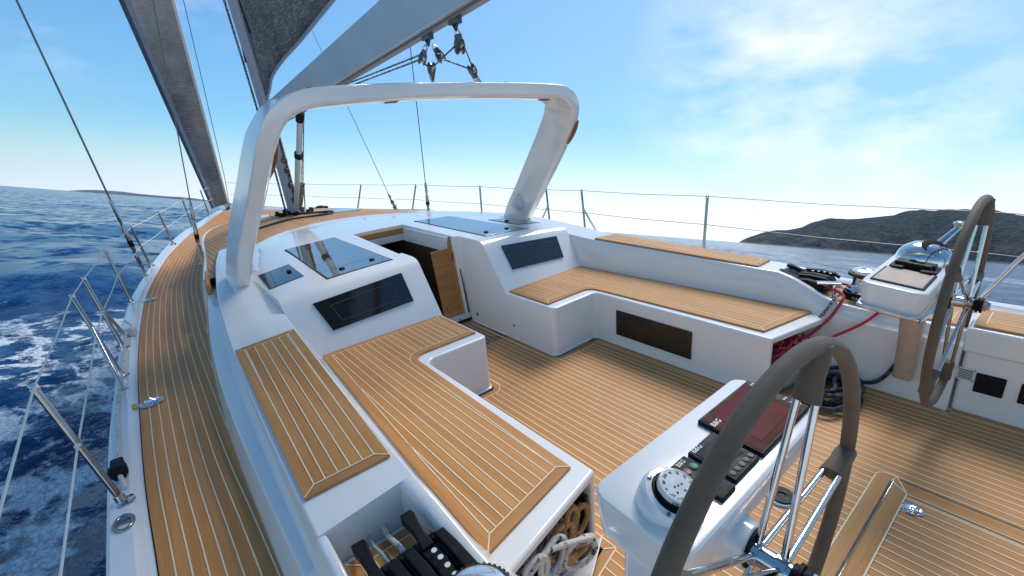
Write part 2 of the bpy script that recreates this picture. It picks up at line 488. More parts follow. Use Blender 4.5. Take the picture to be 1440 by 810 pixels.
# skylights, deck hatch panes and bulkhead windows
def pane(name, corners, mat, up=.004, parent=roof, thick=.006, zf=None):
    zf = zf or croof
    mb = MB(); top = [(x, y, zf(x, y) + up) for x, y in corners]; bot = [(x, y, zf(x, y) + up - thick - .01) for x, y in corners]
    n = len(corners)
    mb.add(top + bot, [tuple(range(n))] + [(i, n + i, n + (i + 1) % n, (i + 1) % n) for i in range(n)])
    return mb.build(name, mat, parent, None, .003)
for s in (-1, 1):
    f = pane('skylight_gasket', mir([(.480, 3.565), (1.035, 3.575), (.972, 4.97), (.472, 4.965)], s), DARKSEAM, .003)
    p = pane('skylight', mir([(.492, 3.585), (1.02, 3.592), (.960, 4.95), (.484, 4.945)], s), MIRROR, .0065)
    for x, y in ((.60, 3.72), (.86, 3.72)):
        mb = MB(); mb.lathe([(.024, 0), (.024, .006), (.016, .009), (.005, .010)], (s * x, y, croof(x, y) + .006), (0, 0, 1), 18); mb.build('latch_cap', BLACK, roof)
    mb = MB(); 
    seam_quad(mb, (s * .49, 3.80), (s * 1.012, 3.80), .004, lambda x, y: croof(x, y) + .0082, 0); mb.build('skylight_split', DARKSEAM, roof, None)
    f = pane('deck_hatch', mir([(1.12, 3.86), (1.40, 3.80), (1.37, 4.30), (1.10, 4.36)], s), GLASS, .006)
    mb = MB(); mb.box((s * 1.17, 4.10, croof(1.17, 4.1) + .014), (.03, .05, .012)); mb.build('hatch_handle', BLACK, roof, None, .004)
    # aft facing window in the sloped bulkhead, lying on the slope
    def slope(x, z): return 3.135 + (z - .42) / ((croof(x, 3.45) - .075) - .42) * .25
    def win(cs, up):
        return [(s * x, slope(x, z) - up * .86, z + up * .5) for x, z in cs]
    mb = MB(); cs = [(.515, .570), (1.165, .540), (1.225, .725), (.515, .775)]
    a, b = win(cs, .012), win(cs, -.02)
    mb.add(a + b, [(0, 1, 2, 3)] + [(i, 4 + i, 4 + (i + 1) % 4, (i + 1) % 4) for i in range(4)])
    w = mb.build('bulkhead_window', GLASS, roof, None)
    mb = MB(); cs = [(.63, .60), (1.08, .58), (1.12, .69), (.63, .73)]
    c = win(cs, .0135); d = win([(.634, .604), (1.076, .584), (1.115, .686), (.634, .726)], .0135)
    mb.add(c + d, [(i, (i + 1) % 4, 4 + (i + 1) % 4, 4 + i) for i in range(4)])
    mb.build('window_opening_edge', simple('faint grey window line', (.06, .062, .066), .3), w, None)
    # fine seam on the roof beside the sliding hatch
    mb = MB(); seam_quad(mb, (s * .42, 3.62), (s * .40, 5.9), .004, lambda x, y: croof(x, y), 0, .001); mb.build('roof_seam', simple('grey joint', (.3, .3, .32), .6), roof, None)
    # small drain caps on the wing side
    mb = MB(); mb.lathe([(.018, 0), (.018, .005), (.01, .008)], (s * .331, 3.62, .09), (-s, 0, 0), 14); mb.build('drain_cap', STEELD, roof); mb = MB(); mb.lathe([(.012, 0), (.012, .004), (.006, .006)], (s * .331, 3.05, .13), (-s, 0, 0), 14)
    mb.build('drain_cap', STEELD, roof)

# side coamings (backrests)
stations = [(1.36, 1.45, 1.520, .648, 1.870, .612, 1.930, .50, 1.985), (1.8, 1.425, 1.505, .656, 1.858, .622, 1.93, .50, 1.98), (2.4, 1.385, 1.475, .672, 1.835, .640, 1.925, .51, 1.972),
            (3.1, 1.32, 1.435, .692, 1.795, .668, 1.90, .52, 1.94), (3.6, 1.30, 1.415, .735, 1.755, .722, 1.86, .55, 1.905), (4.2, 1.28, 1.402, .785, 1.69, .772, 1.79, .58, 1.85),
            (4.7, 1.24, 1.36, .80, 1.62, .785, 1.72, .60, 1.80), (5.4, 1.1, 1.22, .80, 1.52, .770, 1.63, .60, 1.72), (6.2, .9, 1.0, .79, 1.38, .74, 1.5, .58, 1.62)]
cols = list(zip(*stations)); fs = [pchip(list(zip(cols[0], c))) for c in cols[1:]]
def coam_sec(y):
    xb, xi, zi, xo, zo, xg, zg, xd = [f(y) for f in fs]
    return [(xb, -.02), (xb, .43), (xi - .022, zi - .05), (xi - .006, zi - .010), (xi + .010, zi), (xo - .004, zo), (xo + .006, zo - .008), (xo + .030, zg + .018), (xo + .034, zg), (xg + .004, zg - .004), (xg + .012, zg - .014), (xd - .006, .385), (xd, .365), (xd, -.02)]
for s in (-1, 1):
    mb = MB(); mb.loft([[(s * x, y, z) for x, z in coam_sec(y)] for y in [1.36 + 4.84 * i / 48 for i in range(49)]])
    co = mb.build('coaming', GEL, yacht, 60, None, wn=True)
    zb = lambda x, y: fs[2](y) + (fs[4](y) - fs[2](y)) * (abs(x) - fs[1](y)) / (fs[3](y) - fs[1](y))
    panel('backrest_planking', mir([(1.540, 1.505), (1.853, 1.545), (1.792, 3.06), (1.450, 3.06)], s), lambda x, y: zb(x, y) + .002, co, border=.045, skew=s * -.05, x0=s * .012)
    # thin inner wall and outer wall round the winch recess, then the helm side wall
    mb = MB()
    ridge = pchip([(.28, .50), (.60, .505), (.90, .512), (1.0, .528), (1.15, .585), (1.28, .632), (1.36, .648)])
    Y = [.28 + 1.08 * i / 24 for i in range(25)]
    def inner(y): return 1.40 + .05 * max(0, min(1, (y - .9) / .46))
    mb.loft([[(s * x, y, z) for x, z in ((inner(y), -.02), (inner(y), .43), (inner(y) + .048, ridge(y) - .05), (inner(y) + .064, ridge(y) - .010), (inner(y) + .08, ridge(y)), (inner(y) + .115, ridge(y) - .004), (inner(y) + .13, ridge(y) - .03), (inner(y) + .12, -.02))] for y in Y])
    mb.build('recess_inner_wall', GEL, yacht, 60, wn=True)
    mb = MB(); ro = pchip([(-2.6, .40), (.3, .41), (.62, .42), (.85, .45), (1.05, .52), (1.22, .595), (1.36, .606)])
    Y = [-2.6 + 3.96 * i / 50 for i in range(51)]
    mb.loft([[(s * x, y, z) for x, z in ((1.835, .30), (1.845, ro(y) - .008), (1.852, ro(y)), (1.871, ro(y)), (1.88, ro(y) - .008), (1.905, max(.40, ro(y) - .10)), (1.935, max(.395, ro(y) - .11)), (tin(y) - .005, .385), (tin(y), .365), (tin(y), .30))] for y in Y])
    mb.build('recess_outer_wall', GEL, yacht, 60, wn=True)
    if s < 0:
        poly = [(-1.84, -.5), (-1.5, -.5), (-1.53, 1.355), (-1.84, 1.355)]
    else: poly = [(1.49, .29), (1.84, .29), (1.84, 1.355), (1.53, 1.355)]
    mb = MB(); mb.prism(poly, .30, .462 if s < 0 else .485); mb.build('winch_recess', GEL, yacht, None)
    q = [(1.545, .33), (1.82, .33), (1.82, 1.325), (1.56, 1.325)]
    panel('winch_platform', mir(q, s), lambda x, y: .466 if s < 0 else .489, yacht, border=.04, x0=.0)

# benches with rope lockers at their after ends
for s in (-1, 1):
    rim = [(.33, 3.16), *arc2(.37, 2.57, .04, 180, 270, 4), *arc2(.77, 2.47, .06, 90, 0, 5), (.842, 1.09), (1.47, .955), (1.47, 1.6), (1.34, 3.16)]
    rim = [(.30 if i == 0 else x, y) for i, (x, y) in enumerate(rim)]
    rim[0] = (.33, 3.16)
    mb = MB(); mb.prism(mir(rim, s), -.01, .42)
    be = mb.build('bench', GEL, yacht, None)
    cut = MB(); cut.prism(mir([(.872, .80), (1.40, .80), (1.40, 1.50), (.872, 1.50)], s), .165 if s > 0 else .03, .375)
    boolean_cut(be, cut)
    be.data.materials.clear(); be.data.materials.append(GEL)
    bv = be.modifiers.new('bevel', 'BEVEL'); bv.width = .02; bv.segments = 4; bv.limit_method = 'ANGLE'; bv.angle_limit = math.radians(50); bv.harden_normals = True
    for p in be.data.polygons: p.use_smooth = True
    be.data.set_sharp_from_angle(angle=math.radians(40))
    pk = [(.365, 3.125), (.365, 2.625), *arc2(.785, 2.535, .09, 90, 0, 6), (.91, 1.165), (1.425, 1.065), (1.40, 1.6), (1.30, 3.125)]
    panel('seat_planking', mir(pk, s), lambda x, y: .4215, be, border=.05, skew=0., x0=s * .02, mitres=None)
    # lower edge fillet of the bench at the sole
    mb = MB(); path = [(.326, 3.1), *arc2(.368, 2.568, .044, 180, 270, 4), *arc2(.772, 2.476, .055, 90, 0, 5), (.836, 1.09)]
    mb.tube([(s * x, y, .004) for x, y in path], .008, 6); mb.build('bench_skirting', GEL, be)
# smoked locker door in the starboard bench front, same on the port one
for s in (-1, 1):
    mb = MB(); mb.bb(s * .822, s * .835, 1.62, 2.30, .095, .315)
    mb.build('locker_door', LOCKER, yacht, None, .004)

# helm side seats
for s in (-1, 1):
    mb = MB(); mb.prism(mir([(1.445, .27), (1.445, -2.4), (1.80, -2.4), (1.80, .27)], s), -.01, .40)
    st = mb.build('helm_seat', GEL, yacht, None, .02)
    mb = MB(); mb.prism(mir([(1.425, .285), (1.425, -2.4), (1.80, -2.4), (1.80, .285)], s), .385, .535)
    lid = mb.build('seat_lid', GEL, st, None, .018)
    panel('helm_seat_planking', mir([(1.462, .262), (1.462, -2.3), (1.78, -2.3), (1.78, .262)], s), lambda x, y: .537, st, border=.045)
    mb = MB(); mb.bb(s * 1.437, s * 1.448, .075, .198, .150, .272); mb.build('black_cover_plate', BLACK, st, None, .012)
    mb = MB(); mb.bb(s * 1.437, s * 1.448, -.12, .018, .150, .272); pl = mb.build('instrument_plate', BLACK, st, None, .012)
    mb = MB(); mb.lathe([(.045, 0), (.045, .004), (.04, .006)], (s * 1.437, -.045, .215), (-s, 0, 0), 24); mb.build('gauge', simple('grey green gauge face', (.25, .33, .32), .2), pl)
    mb = MB(); mb.bb(s * 1.438, s * 1.448, .20, .285, .205, .285); gr = mb.build('speaker_grille', GELDK, st, None, .008)
    mb = MB()
    for k in range(6): mb.bb(s * 1.4365, s * 1.4395, .212, .273, .218 + .0105 * k, .2225 + .0105 * k)
    mb.build('grille_slot', DARKSEAM, gr, None)
    mb = MB()
    for y, z in ((.207, .212), (.278, .212), (.207, .278), (.278, .278)): mb.lathe([(.004, 0), (.003, .002)], (s * 1.438, y, z), (-s, 0, 0), 8)
    mb.build('grille_screw', DARKSEAM, gr)

# cockpit sole
sp = [(.318, 3.72), (.318, 2.60), *arc2(.372, 2.545, .052, 180, 270, 4), *arc2(.775, 2.455, .04, 90, 0, 4), (.832, 1.06), (1.395, .93), (1.395, .30), (1.44, .28), (1.44, -2.5)]
poly = sp + [(-x, y) for x, y in sp[::-1]]
sole = panel('cockpit_sole', poly, lambda x, y: -.012, yacht, border=.045, mats=[SOLE, SOLEX, SEAM], x0=.024, pitch=.0485, w=.0064)
# transverse cross boards with a black slot, hatch edge and recessed lift ring
mb = MB(); zf = lambda x, y: .0022
xb = [(-.75, .262), (.445, .262), (.548, .322), *arc2(.505, .358, .042, 10, 90, 4), (-.75, .40)]
mb.add([(x, y, .0022) for x, y in xb], [tuple(range(len(xb)))], 0)
for a, b in zip(xb, xb[1:] + xb[:1]): seam_quad(mb, a, b, .006, zf, 1)
seam_quad(mb, (.50, .335), (.548, .322), .005, zf, 1); seam_quad(mb, (.50, .335), (.445, .262), .005, zf, 1)
seam_quad(mb, (-.75, .334), (.50, .334), .010, zf, 2, .002); seam_quad(mb, (-.75, .327), (.50, .327), .003, zf, 3, .0028)
mb.build('foot_board', [teak('teak foot boards', 'X', (.97, .86, .74), bs=3), SEAM, DARKSEAM, STEEL], yacht, None)
mb = MB(); zf = lambda x, y: .001
mb.add([(.445, .262, .0018), (.535, .318, .0018), (.535, -2.4, .0018), (.445, -2.4, .0018)], [(0, 1, 2, 3)], 0)
seam_quad(mb, (.535, .318), (.535, -2.4), .007, zf, 1, .0024); seam_quad(mb, (.445, .26), (.445, -2.4), .005, zf, 2, .0024); seam_quad(mb, (.420, .26), (.420, -2.4), .005, zf, 2, .0024)
mb.build('floor_hatch_edge', [SOLE, DARKSEAM, SEAM], yacht, None)
mb = MB(); mb.lathe([(.042, 0), (.042, .004), (.036, .007), (.030, .004), (.016, .003), (.012, .006), (.001, .006)], (.352, .221, .001), (0, 0, 1), 28); mb.build('lift_ring', STEEL, yacht)
mb = MB(); mb.lathe([(.072, 0), (.072, .006), (.066, .009)], (.02, .655, .0), (0, 0, 1), 30, 0); mb.lathe([(.058, .009), (.054, .016), (.02, .018), (.016, .012), (.001, .012)], (.02, .655, .0), (0, 0, 1), 30, 1)
mb.build('table_socket', [STEEL, BLACK], yacht)

# ================================================================== ARCH over the companionway
half = [(1.525, 4.40, .70), (1.505, 4.28, .86), (1.468, 4.02, 1.14), (1.42, 3.79, 1.38), (1.386, 3.64, 1.53), (1.35, 3.48, 1.70), (1.305, 3.335, 1.86), (1.225, 3.235, 1.99), (1.10, 3.20, 2.055), (.90, 3.21, 2.078), (.5, 3.29, 2.10), (0, 3.36, 2.112)]
path = catmull([(-x, y, z) for x, y, z in half] + half[-2::-1], 5)
arch = thing('cockpit_arch', 'broad white arch standing over the companionway with recessed lights beneath it', 'arch', (0, 3.36, .7))
mb = MB(); secs = []
for i, p in enumerate(path):
    t = (path[min(i + 1, len(path) - 1)] - path[max(i - 1, 0)]).normalized()
    ny = Vector((0, 1, 0)); w = (ny - t * ny.dot(t)).normalized(); u = w.cross(t)   # u: outward normal
    k = min(1, abs(p.x) / 1.35); wid = .26 + .08 * k ** 2; th = .112 + .004 * k ** 3
    sec = []
    for a, b in ((-1, -.78), (-.965, -.93), (-.9, -1), (.9, -1), (.965, -.93), (1, -.78), (1, .45), (.95, .78), (.82, .96), (.0, 1.0), (-.82, .96), (-.95, .78), (-1, .45)):
        sec.append(p + w * a * wid / 2 + u * b * th / 2)
    secs.append(sec)
mb.loft(secs)
mb.build('arch_frame', GEL, arch, 60, origin=(0, 3.36, .7), wn=True)
O = (0, 3.36, .7)
for x, y in ((-.42, 3.31), (.99, 3.20)):
    mb = MB(); mb.lathe([(.062, 0), (.060, .004), (.05, .005)], (x, y, 2.0475 if x < 0 else 2.0165), (0, 0, -1), 26); lt = mb.build('downlight', STEELD, arch, origin=O)
    mb = MB(); mb.lathe([(.044, 0), (.044, .004)], (x, y, 2.0425 if x < 0 else 2.0115), (0, 0, -1), 22); mb.build('light_lens', simple('smoked light lens', (.10, .09, .08), .25), lt, origin=O)
for s in (-1, 1):
    # grab handle on the face of each leg, varnished wood on steel
    if s < 0: q, e, off = Vector((-1.285, 3.29, 1.84)), Vector((-1.335, 3.46, 1.62)), Vector((.035, -.03, .0))
    else: q, e, off = Vector((1.345, 3.18, 1.83)), Vector((1.365, 3.34, 1.62)), Vector((.012, -.03, .0))
    a, b = q + off, e + off
    mb = MB(); mb.tube([q, a], .012, 8, mi=0); mb.tube([e, b], .012, 8, mi=0)
    mb.tube([a, a * .75 + b * .25 + off * .3, a * .5 + b * .5 + off * .4, a * .25 + b * .75 + off * .3, b], [.010, .016, .018, .016, .010], 10, mi=1)
    mb.build('grab_handle', [STEEL, teak('varnished handle wood', 'Y', (.6, .5, .42), .2)], arch, origin=O)
    mb = MB(); mb.bb(s * 1.33 - .01, s * 1.33 + .01, 3.30, 3.34, 1.70, 1.74); mb.build('hook', STEELD, arch, origin=O)
for x in (-.98, .62):
    mb = MB(); mb.lathe([(.022, 0), (.02, .008), (.008, .012)], (x, 3.21 + .06, 2.137 if x < 0 else 2.16), (0, 0, 1), 16); mb.build('deck_eye', STEELD, arch, origin=O)
# recessed panel with a white plug cap on the starboard leg
c = Vector((1.435, 4.16, .96)); ax = Vector((-.93, -.30, -.2)).normalized()
t = Vector((-.045, -.27, .27)).normalized(); w = t.cross(ax).normalized()
mb = MB(); R3 = Matrix((w, t, ax)).transposed()
mb.box(c + ax * .002, (.20, .20, .02), R3); pn = mb.build('recess_panel', GELDK, arch, 30, .006, origin=O)
mb = MB(); mb.lathe([(.055, 0), (.055, .02), (.04, .035), (.001, .04)], c + ax * .01, ax, 24); mb.build('plug_cap', simple('pale blue plastic cap', (.55, .60, .74), .4), pn, origin=O)

# ================================================================== MAST, BOOM, SAILS
def mast_pt(z):
    k = max(0., (z - .74) / 2.96)
    if k <= 1: return Vector((.0 - .25 * k ** 1.5, 8.12 - .42 * k ** 1.6, z))
    return Vector((-.25 - .03 * (z - 3.7), 7.70 - .045 * (z - 3.7), z))
mast = thing('mast', 'grey mast stepped on the teak foredeck with dark lines along its forward edge', 'mast', (0, 8.12, .74))
mb = MB(); secs = []
for z in [.70, .9, 1.2, 1.6, 2, 2.4, 2.8, 3.2, 3.7, 5, 8, 12, 16, 20]:
    p = mast_pt(z); secs.append([p + Vector((.085 * math.cos(a), .15 * math.sin(a), 0)) for a in [2 * PI * k / 20 for k in range(20)]])
mb.loft(secs); mb.build('mast_tube', CARBON, mast, 50, origin=(0, 8.12, .74))
mb = MB()
for z0, z1 in ((2.05, 2.20), (2.95, 3.15)):
    a, b = mast_pt(z0), mast_pt(z1); mb.box((a + b) / 2 + Vector((-.083, .02, 0)), (.012, .05, z1 - z0))
mb.build('sheave_box', BLACK, mast, None, .004, origin=(0, 8.12, .74))
mb = MB(); mb.lathe([(.16, 0), (.16, .03), (.12, .05), (.11, .09)], (0, 8.12, .735), (0, 0, 1), 24)
for k in range(7):
    a = k * .9; mb.lathe([(.05, 0), (.055, .02), (.055, .035), (.04, .05)], (.24 * math.cos(a), 8.1 + .26 * math.sin(a), .745), (0, 0, 1), 12)
    mb.box((.26 * math.cos(a), 8.1 + .28 * math.sin(a), .80), (.04, .10, .05), Matrix.Rotation(a, 3, 'Z'))
mb.build('mast_collar', BLACK, mast, 40, origin=(0, 8.12, .74))
mb = MB()
for dx, dy, r in ((-.10, .14, .008), (-.07, .2, .008), (.06, .22, .007), (-.11, .05, .007)):
    mb.tube([mast_pt(z) + Vector((dx, dy, 0)) for z in (.8, 1.5, 2.2, 3, 3.7, 8, 16)], r, 6)
mb.build('halyard', R_CHECK, mast, 60, origin=(0, 8.12, .74))
mb = MB(); mb.tube([mast_pt(z) + Vector((.02, -.17, 0)) for z in (.85, 1.2, 1.5, 1.8, 2.1)], [.018, .022, .02, .018, .016], 8); 
for z in (1.0, 1.22, 1.45, 1.6): mb.lathe([(.03, -.04), (.045, -.02), (.045, .02), (.03, .04)], mast_pt(z) + Vector((.0, -.185, 0)), (0, 0, 1), 10)
mb.build('line_bundle', rope_mat('dark red reef line', (.12, .03, .035), (.3, .28, .26), 60, .7), mast, 60, origin=(0, 8.12, .74))

boom = thing('boom', 'deep pale grey-blue boom rising aft above the arch', 'boom', (-.05, 7.72, 2.1))
mb = MB(); secs = []
def boom_bot(y): return 2.356 + (5.41 - y) * .082
def boom_top(y): return 2.666 + (5.04 - y) * .104
for y in [7.72, 7.0, 6.0, 4.5, 3, 1.5, 0, -1.4, -1.6]:
    b, t = boom_bot(y), boom_top(y)
    if y < -1.5: b += .1; t -= .08
    secs.append([(x - .02, y, z) for x, z in ((-.06, b), (.06, b), (.068, b + .008), (.158, t - .012), (.15, t), (-.15, t), (-.158, t - .012), (-.068, b + .008))])
mb.loft(secs); mb.build('boom_section', ALU, boom, 25, origin=(-.05, 7.72, 2.1))
mb = MB(); mb.loft([[(x - .02, y, boom_bot(y) + z) for x, z in ((-.028, .001), (.028, .001), (.028, -.022), (-.028, -.022))] for y in (7.2, 4, 0, -1.3)])
mb.build('boom_track', simple('bare bronze toned track', (.34, .26, .24), .35, metal=.8), boom, None, origin=(-.05, 7.72, 2.1))
mb = MB(); mb.box((-.05, 7.78, 2.27), (.10, .16, .22)); mb.build('gooseneck', ALUD, boom, None, .01, origin=(-.05, 7.72, 2.1))

vang = thing('rigid_vang', 'steel telescopic strut slanting from the mast foot up to the boom', 'vang', (0, 7.98, .85))
O = (0, 7.98, .85); a, b = Vector((.02, 7.98, .85)), Vector((-.02, 6.70, 2.20))
mb = MB(); mb.tube([a, a.lerp(b, .62)], .05, 16); mb.build('vang_tube', ALU, vang, 60, origin=O)
mb = MB(); mb.tube([a.lerp(b, .6), a.lerp(b, .95)], .038, 14); mb.build('vang_rod', ALU, vang, 60, origin=O)
mb = MB(); mb.tube([a.lerp(b, .59), a.lerp(b, .63)], .062, 14); mb.tube([a.lerp(b, .93), b], .055, 12); mb.build('vang_collar', BLACK, vang, 50, origin=O)
mb = MB(); mb.tube([a + Vector((.03, -.05, 0)), a.lerp(b, .3) + Vector((.05, -.07, 0))], .03, 8); mb.tube([a.lerp(b, .3) + Vector((.05, -.07, 0)), a.lerp(b, .92) + Vector((.03, -.06, 0))], .008, 6)
mb.build('vang_tackle', R_CHECK, vang, 60, origin=O)

def cloth(name, c1, c2, s1, s2, trans, streak=(1, 1, 1)):
    m, nt, b = new_mat(name)
    v = coords(nt, streak); f = noise(nt, v, s1, 6, .7); g = noise(nt, coords(nt, (1, 1, 1)), s2, 4, .6)
    fl = noise(nt, coords(nt, (3, 9, 75)), 1.0, 3, .7)
    c = ramp(nt, f, [(.32, c1), (.66, c2)])
    c = mixc(nt, mapr(nt, g, .35, .7, 0, .55), c, tuple(q * .55 for q in c1))
    c = mixc(nt, mapr(nt, fl, .50, .66, 0, .7), c, (.60, .56, .50))
    L(nt, c, b.inputs['Base Color']); b.inputs['Roughness'].default_value = .55
    tr = N(nt, 'ShaderNodeBsdfTranslucent'); L(nt, c, tr.inputs['Color'])
    mx = N(nt, 'ShaderNodeMixShader'); mx.inputs[0].default_value = trans
    L(nt, b.outputs[0], mx.inputs[1]); L(nt, tr.outputs[0], mx.inputs[2])
    L(nt, mx.outputs[0], nt.nodes['Material Output'].inputs['Surface'])
    bump(nt, b, g, .3, .02); return m
MAIN = cloth('laminate mainsail', (.135, .145, .165), (.26, .27, .29), 1.0, 2.2, .5, (2, 26, 5))
JIBC = cloth('tan translucent headsail', (.21, .21, .215), (.56, .55, .53), .42, .9, .55, (1.6, 1.6, .5))
TAPE = simple('dark blue grey sail edge', (.055, .085, .125), .6, var=.25, vscale=6)
GREYT = simple('grey sail edge', (.26, .30, .37), .6, var=.1, vscale=6)

def sail(name, rows, mats, picks, thick=.006):
    mb = MB(); n = len(rows[0]); vs = [v for r in rows for v in r]
    for i in range(len(rows) - 1):
        for j in range(n - 1):
            k = i * n + j; mb.f.append((k, k + 1, k + n + 1, k + n)); mb.m.append(picks(i, j))
    mb.v = [tuple(v) for v in vs]
    o = mb.build(name, mats, None, 180)
    so = o.modifiers.new('thickness', 'SOLIDIFY'); so.thickness = thick; so.offset = 0
    return o
foot = catmull([(-.11, 7.80, 2.46), (-.11, 7.52, 2.56), (-.12, 7.22, 2.69), (-.14, 6.55, 2.79), (-.16, 5.745, 2.86), (-.16, 4.62, 3.01), (-.12, 2.6, 3.30), (-.06, .6, 3.55), (0, -1.2, 3.62)], 5)
rows = []
for i in range(36):
    t = (i / 35) ** 1.3; z = t * 16.5; r = []
    lu = mast_pt(2.46 + z) + Vector((.02, -.17, 0))
    if t > 0: pass
    off = foot[0] - (mast_pt(2.46) + Vector((.02, -.17, 0)))
    for j, p in enumerate(foot):
        u = j / (len(foot) - 1); w = p.y - foot[0].y
        x = lu.x + off.x + (p.x - foot[0].x) * (1 - t) - .55 * math.sin(PI * min(1, u * 1.1)) * math.sin(PI * min(1, t * 2.2) * .5) * (1 - t)
        r.append((x, lu.y + off.y * (1 - t) + w * (1 - t * .93), 2.46 + z + (p.z - 2.46) * (1 - t)))
    rows.append(r)
main = sail('mainsail', rows, [MAIN, GREYT], lambda i, j: 1 if i == 0 and False else 0)
tag(main, 'dark weave mainsail with curved lower edge, set above the boom', 'sail')
mb = MB(); mb.tube([Vector(p) for p in rows[0]], .018, 8); mb.tube([Vector(r[0]) for r in rows], .016, 8)
mb.build('bolt_rope', GREYT, main, 60)
mb = MB()
for a, b in (((rows[3][5]), (rows[9][9])), ((rows[7][4]), (rows[14][7])), ((rows[5][10]), (rows[11][14]))):
    mb.tube([Vector(a) + Vector((-.012, 0, 0)), Vector(a).lerp(Vector(b), .5) + Vector((-.03, 0, 0)), Vector(b) + Vector((-.012, 0, 0))], .012, 6)
mb.build('reef_line', BLACK, main, 60)

for r_ in (6, 12, 17, 21):
    mb = MB(); mb.tube([Vector(p) + Vector((-.006, 0, 0)) for p in rows[r_]], .006, 6); mb.build('panel_seam', simple('grey sail seam', (.12, .115, .115), .7), main, 60)
# headsail flying from the bow to leeward of the forestay
tack = Vector((0, 14.30, .52)); rows = []
NS = 34
for i in range(NS):
    t = i / (NS - 1)
    lu = tack + Vector((-.30, -2.15, 4.16)) * (t * 3.6)
    le = tack + Vector((-.45, -.55, -.04)) + (Vector((-1.13, -1.65, 4.20)) - Vector((-.45, -.55, -.04))) * (t * 3.6)
    r = []
    for j in range(17):
        u = (j / 16) ; p = lu.lerp(le, u); bulge = math.sin(PI * u) * .16 * (t * 3.6) * (.5 if t < .1 else 1)
        r.append(p + Vector((-.25 * bulge, 1.0 * bulge, 0)))
    rows.append(r)
jib = sail('headsail', rows, [JIBC, TAPE, GREYT], lambda i, j: 1 if j >= 14 else (2 if j >= 12 else 0))
tag(jib, 'tan translucent headsail with dark blue edge rising from the bow', 'sail')
mb = MB(); mb.tube([Vector(r[0]) for r in rows], .03, 8); mb.build('luff_foil', LINEW, jib, 60)
mb = MB(); p = tack + Vector((-.02, -.02, -.06))
mb.lathe([(.10, 0), (.11, .02), (.06, .04), (.06, .12), (.11, .14), (.10, .16)], p + Vector((0, 0, -.12)), (0, -.3, 1), 20); mb.box(p + Vector((-.05, -.12, .02)), (.05, .2, .10))
mb.build('furling_drum', STEEL, jib, 40)

# standing rigging
def wire_thing(name, label, base, top, r, turn, group, extra=1.0, cat='shroud'):
    base, top = Vector(base), Vector(top); top = base + (top - base) * extra; d = (top - base).normalized()
    o = thing(name, label, cat, base, group)
    L0 = turn
    mb = MB(); mb.tube([base + d * L0 * .85, top], r, 8); mb.build('wire', WIRE, o, 60, origin=base)
    if turn:
        mb = MB(); mb.tube([base + d * q * L0 for q in (.14, .18, .3, .32, .36, .62, .66, .7, .74, .96, 1.)], [.012, .022, .022, .013, .024, .024, .014, .014, .020, .018, .009], 10); mb.build('turnbuckle', STEELD, o, 50, origin=base)
        mb = MB(); mb.box(base + d * L0 * .07, (.03, .05, .12)); mb.lathe([(.05, -.01), (.05, .006), (.03, .012)], base, (0, 0, 1), 16); mb.lathe([(.012, -.03), (.012, .03)], base + d * L0 * .14, (1, 0, 0), 10); mb.build('chainplate', STEELD, o, 40, origin=base)
        mb = MB(); mb.tube([base + d * q * L0 for q in (.40, .48)], .028, 10); mb.build('tape_wrap', BLACK, o, 50, origin=base)
    return o
wire_thing('shroud', 'thick outer port shroud rising from the white rail, leftmost of the wires', (-2.10, 7.444, .38), (-2.36, 7.25, 3.4), .010, 1.0, 'wires of the rigging', 2.4)
wire_thing('shroud', 'thin port shroud rising from a fitting on the teak side deck', (-1.476, 7.515, .375), (-1.15, 7.74, 3.61), .007, .85, 'wires of the rigging', 2.4)
wire_thing('shroud', 'starboard shroud with dark turnbuckle seen through the arch, ending on the coachroof', (1.42, 6.3, .60), (1.36, 6.1, 2.555), .0065, .55, 'wires of the rigging', 4)
wire_thing('shroud', 'thin starboard shroud slanting left through the middle of the arch opening', (1.30, 7.15, .69), (1.2, 8.05, 2.225), .005, .3, 'wires of the rigging', 4)
st = MB(); st.tube([(-.03, 13.9, .5), (-.10, 13.039, 1.212), (-.30, 11.027, 4.413), (-.55, 8.6, 8.4)], .007, 6)
tag(st.build('inner_stay', WIRE, None, 60), 'thin dark stay running up between headsail and mast', 'stay', 'wires of the rigging')

# mainsheet blocks and lines between boom and arch
def block(name, label, top, d, size=.09, parent=None):
    """pulley block hanging from top along direction d"""
    top = Vector(top); d = Vector(d).normalized(); side = d.cross(Vector((0.3, 1, 0))).normalized(); fw = side.cross(d)
    o = thing(name, label, 'block', top, 'mainsheet blocks')
    c = top + d * size * 1.05
    mb = MB()
    for q in (-1, 1): mb.lathe([(size * .5, -.004), (size * .52, 0), (size * .44, .006), (.01, .009)], c + side * q * size * .22, side * q, 18)
    mb.box(c + d * -size * .3, (size * .40, size * .5, size * .9), Matrix((side, fw, d)).transposed()); mb.build('cheek', ALUD, o, 40, origin=top)
    mb = MB(); mb.lathe([(size * .46, -.014), (size * .38, -.006), (size * .38, .006), (size * .46, .014)], c, side, 18); mb.build('sheave', STEELD, o, 40, origin=top)
    mb = MB(); mb.tube([top + d * size * .5, top + side * .018 + d * size * .2, top - d * .01, top - side * .018 + d * size * .2, top + d * size * .5], .007, 8); mb.build('shackle', STEEL, o, 60, origin=top)
    return o, c
for y, lb in ((3.36, 'dark hanger under the boom holding the pair of blocks'), (2.98, 'dark hanger under the boom, nearer its after end')):
    mb = MB(); z = boom_bot(y); mb.box((-.02, y, z - .03), (.05, .10, .05)); mb.tube([(-.02, y - .03, z - .04), (-.02, y, z - .09), (-.02, y + .03, z - .04)], .012, 8)
    o = mb.build('boom_hanger', ALUD, None, None, .006, origin=(-.02, y, z)); tag(o, lb, 'hanger', 'boom hangers')
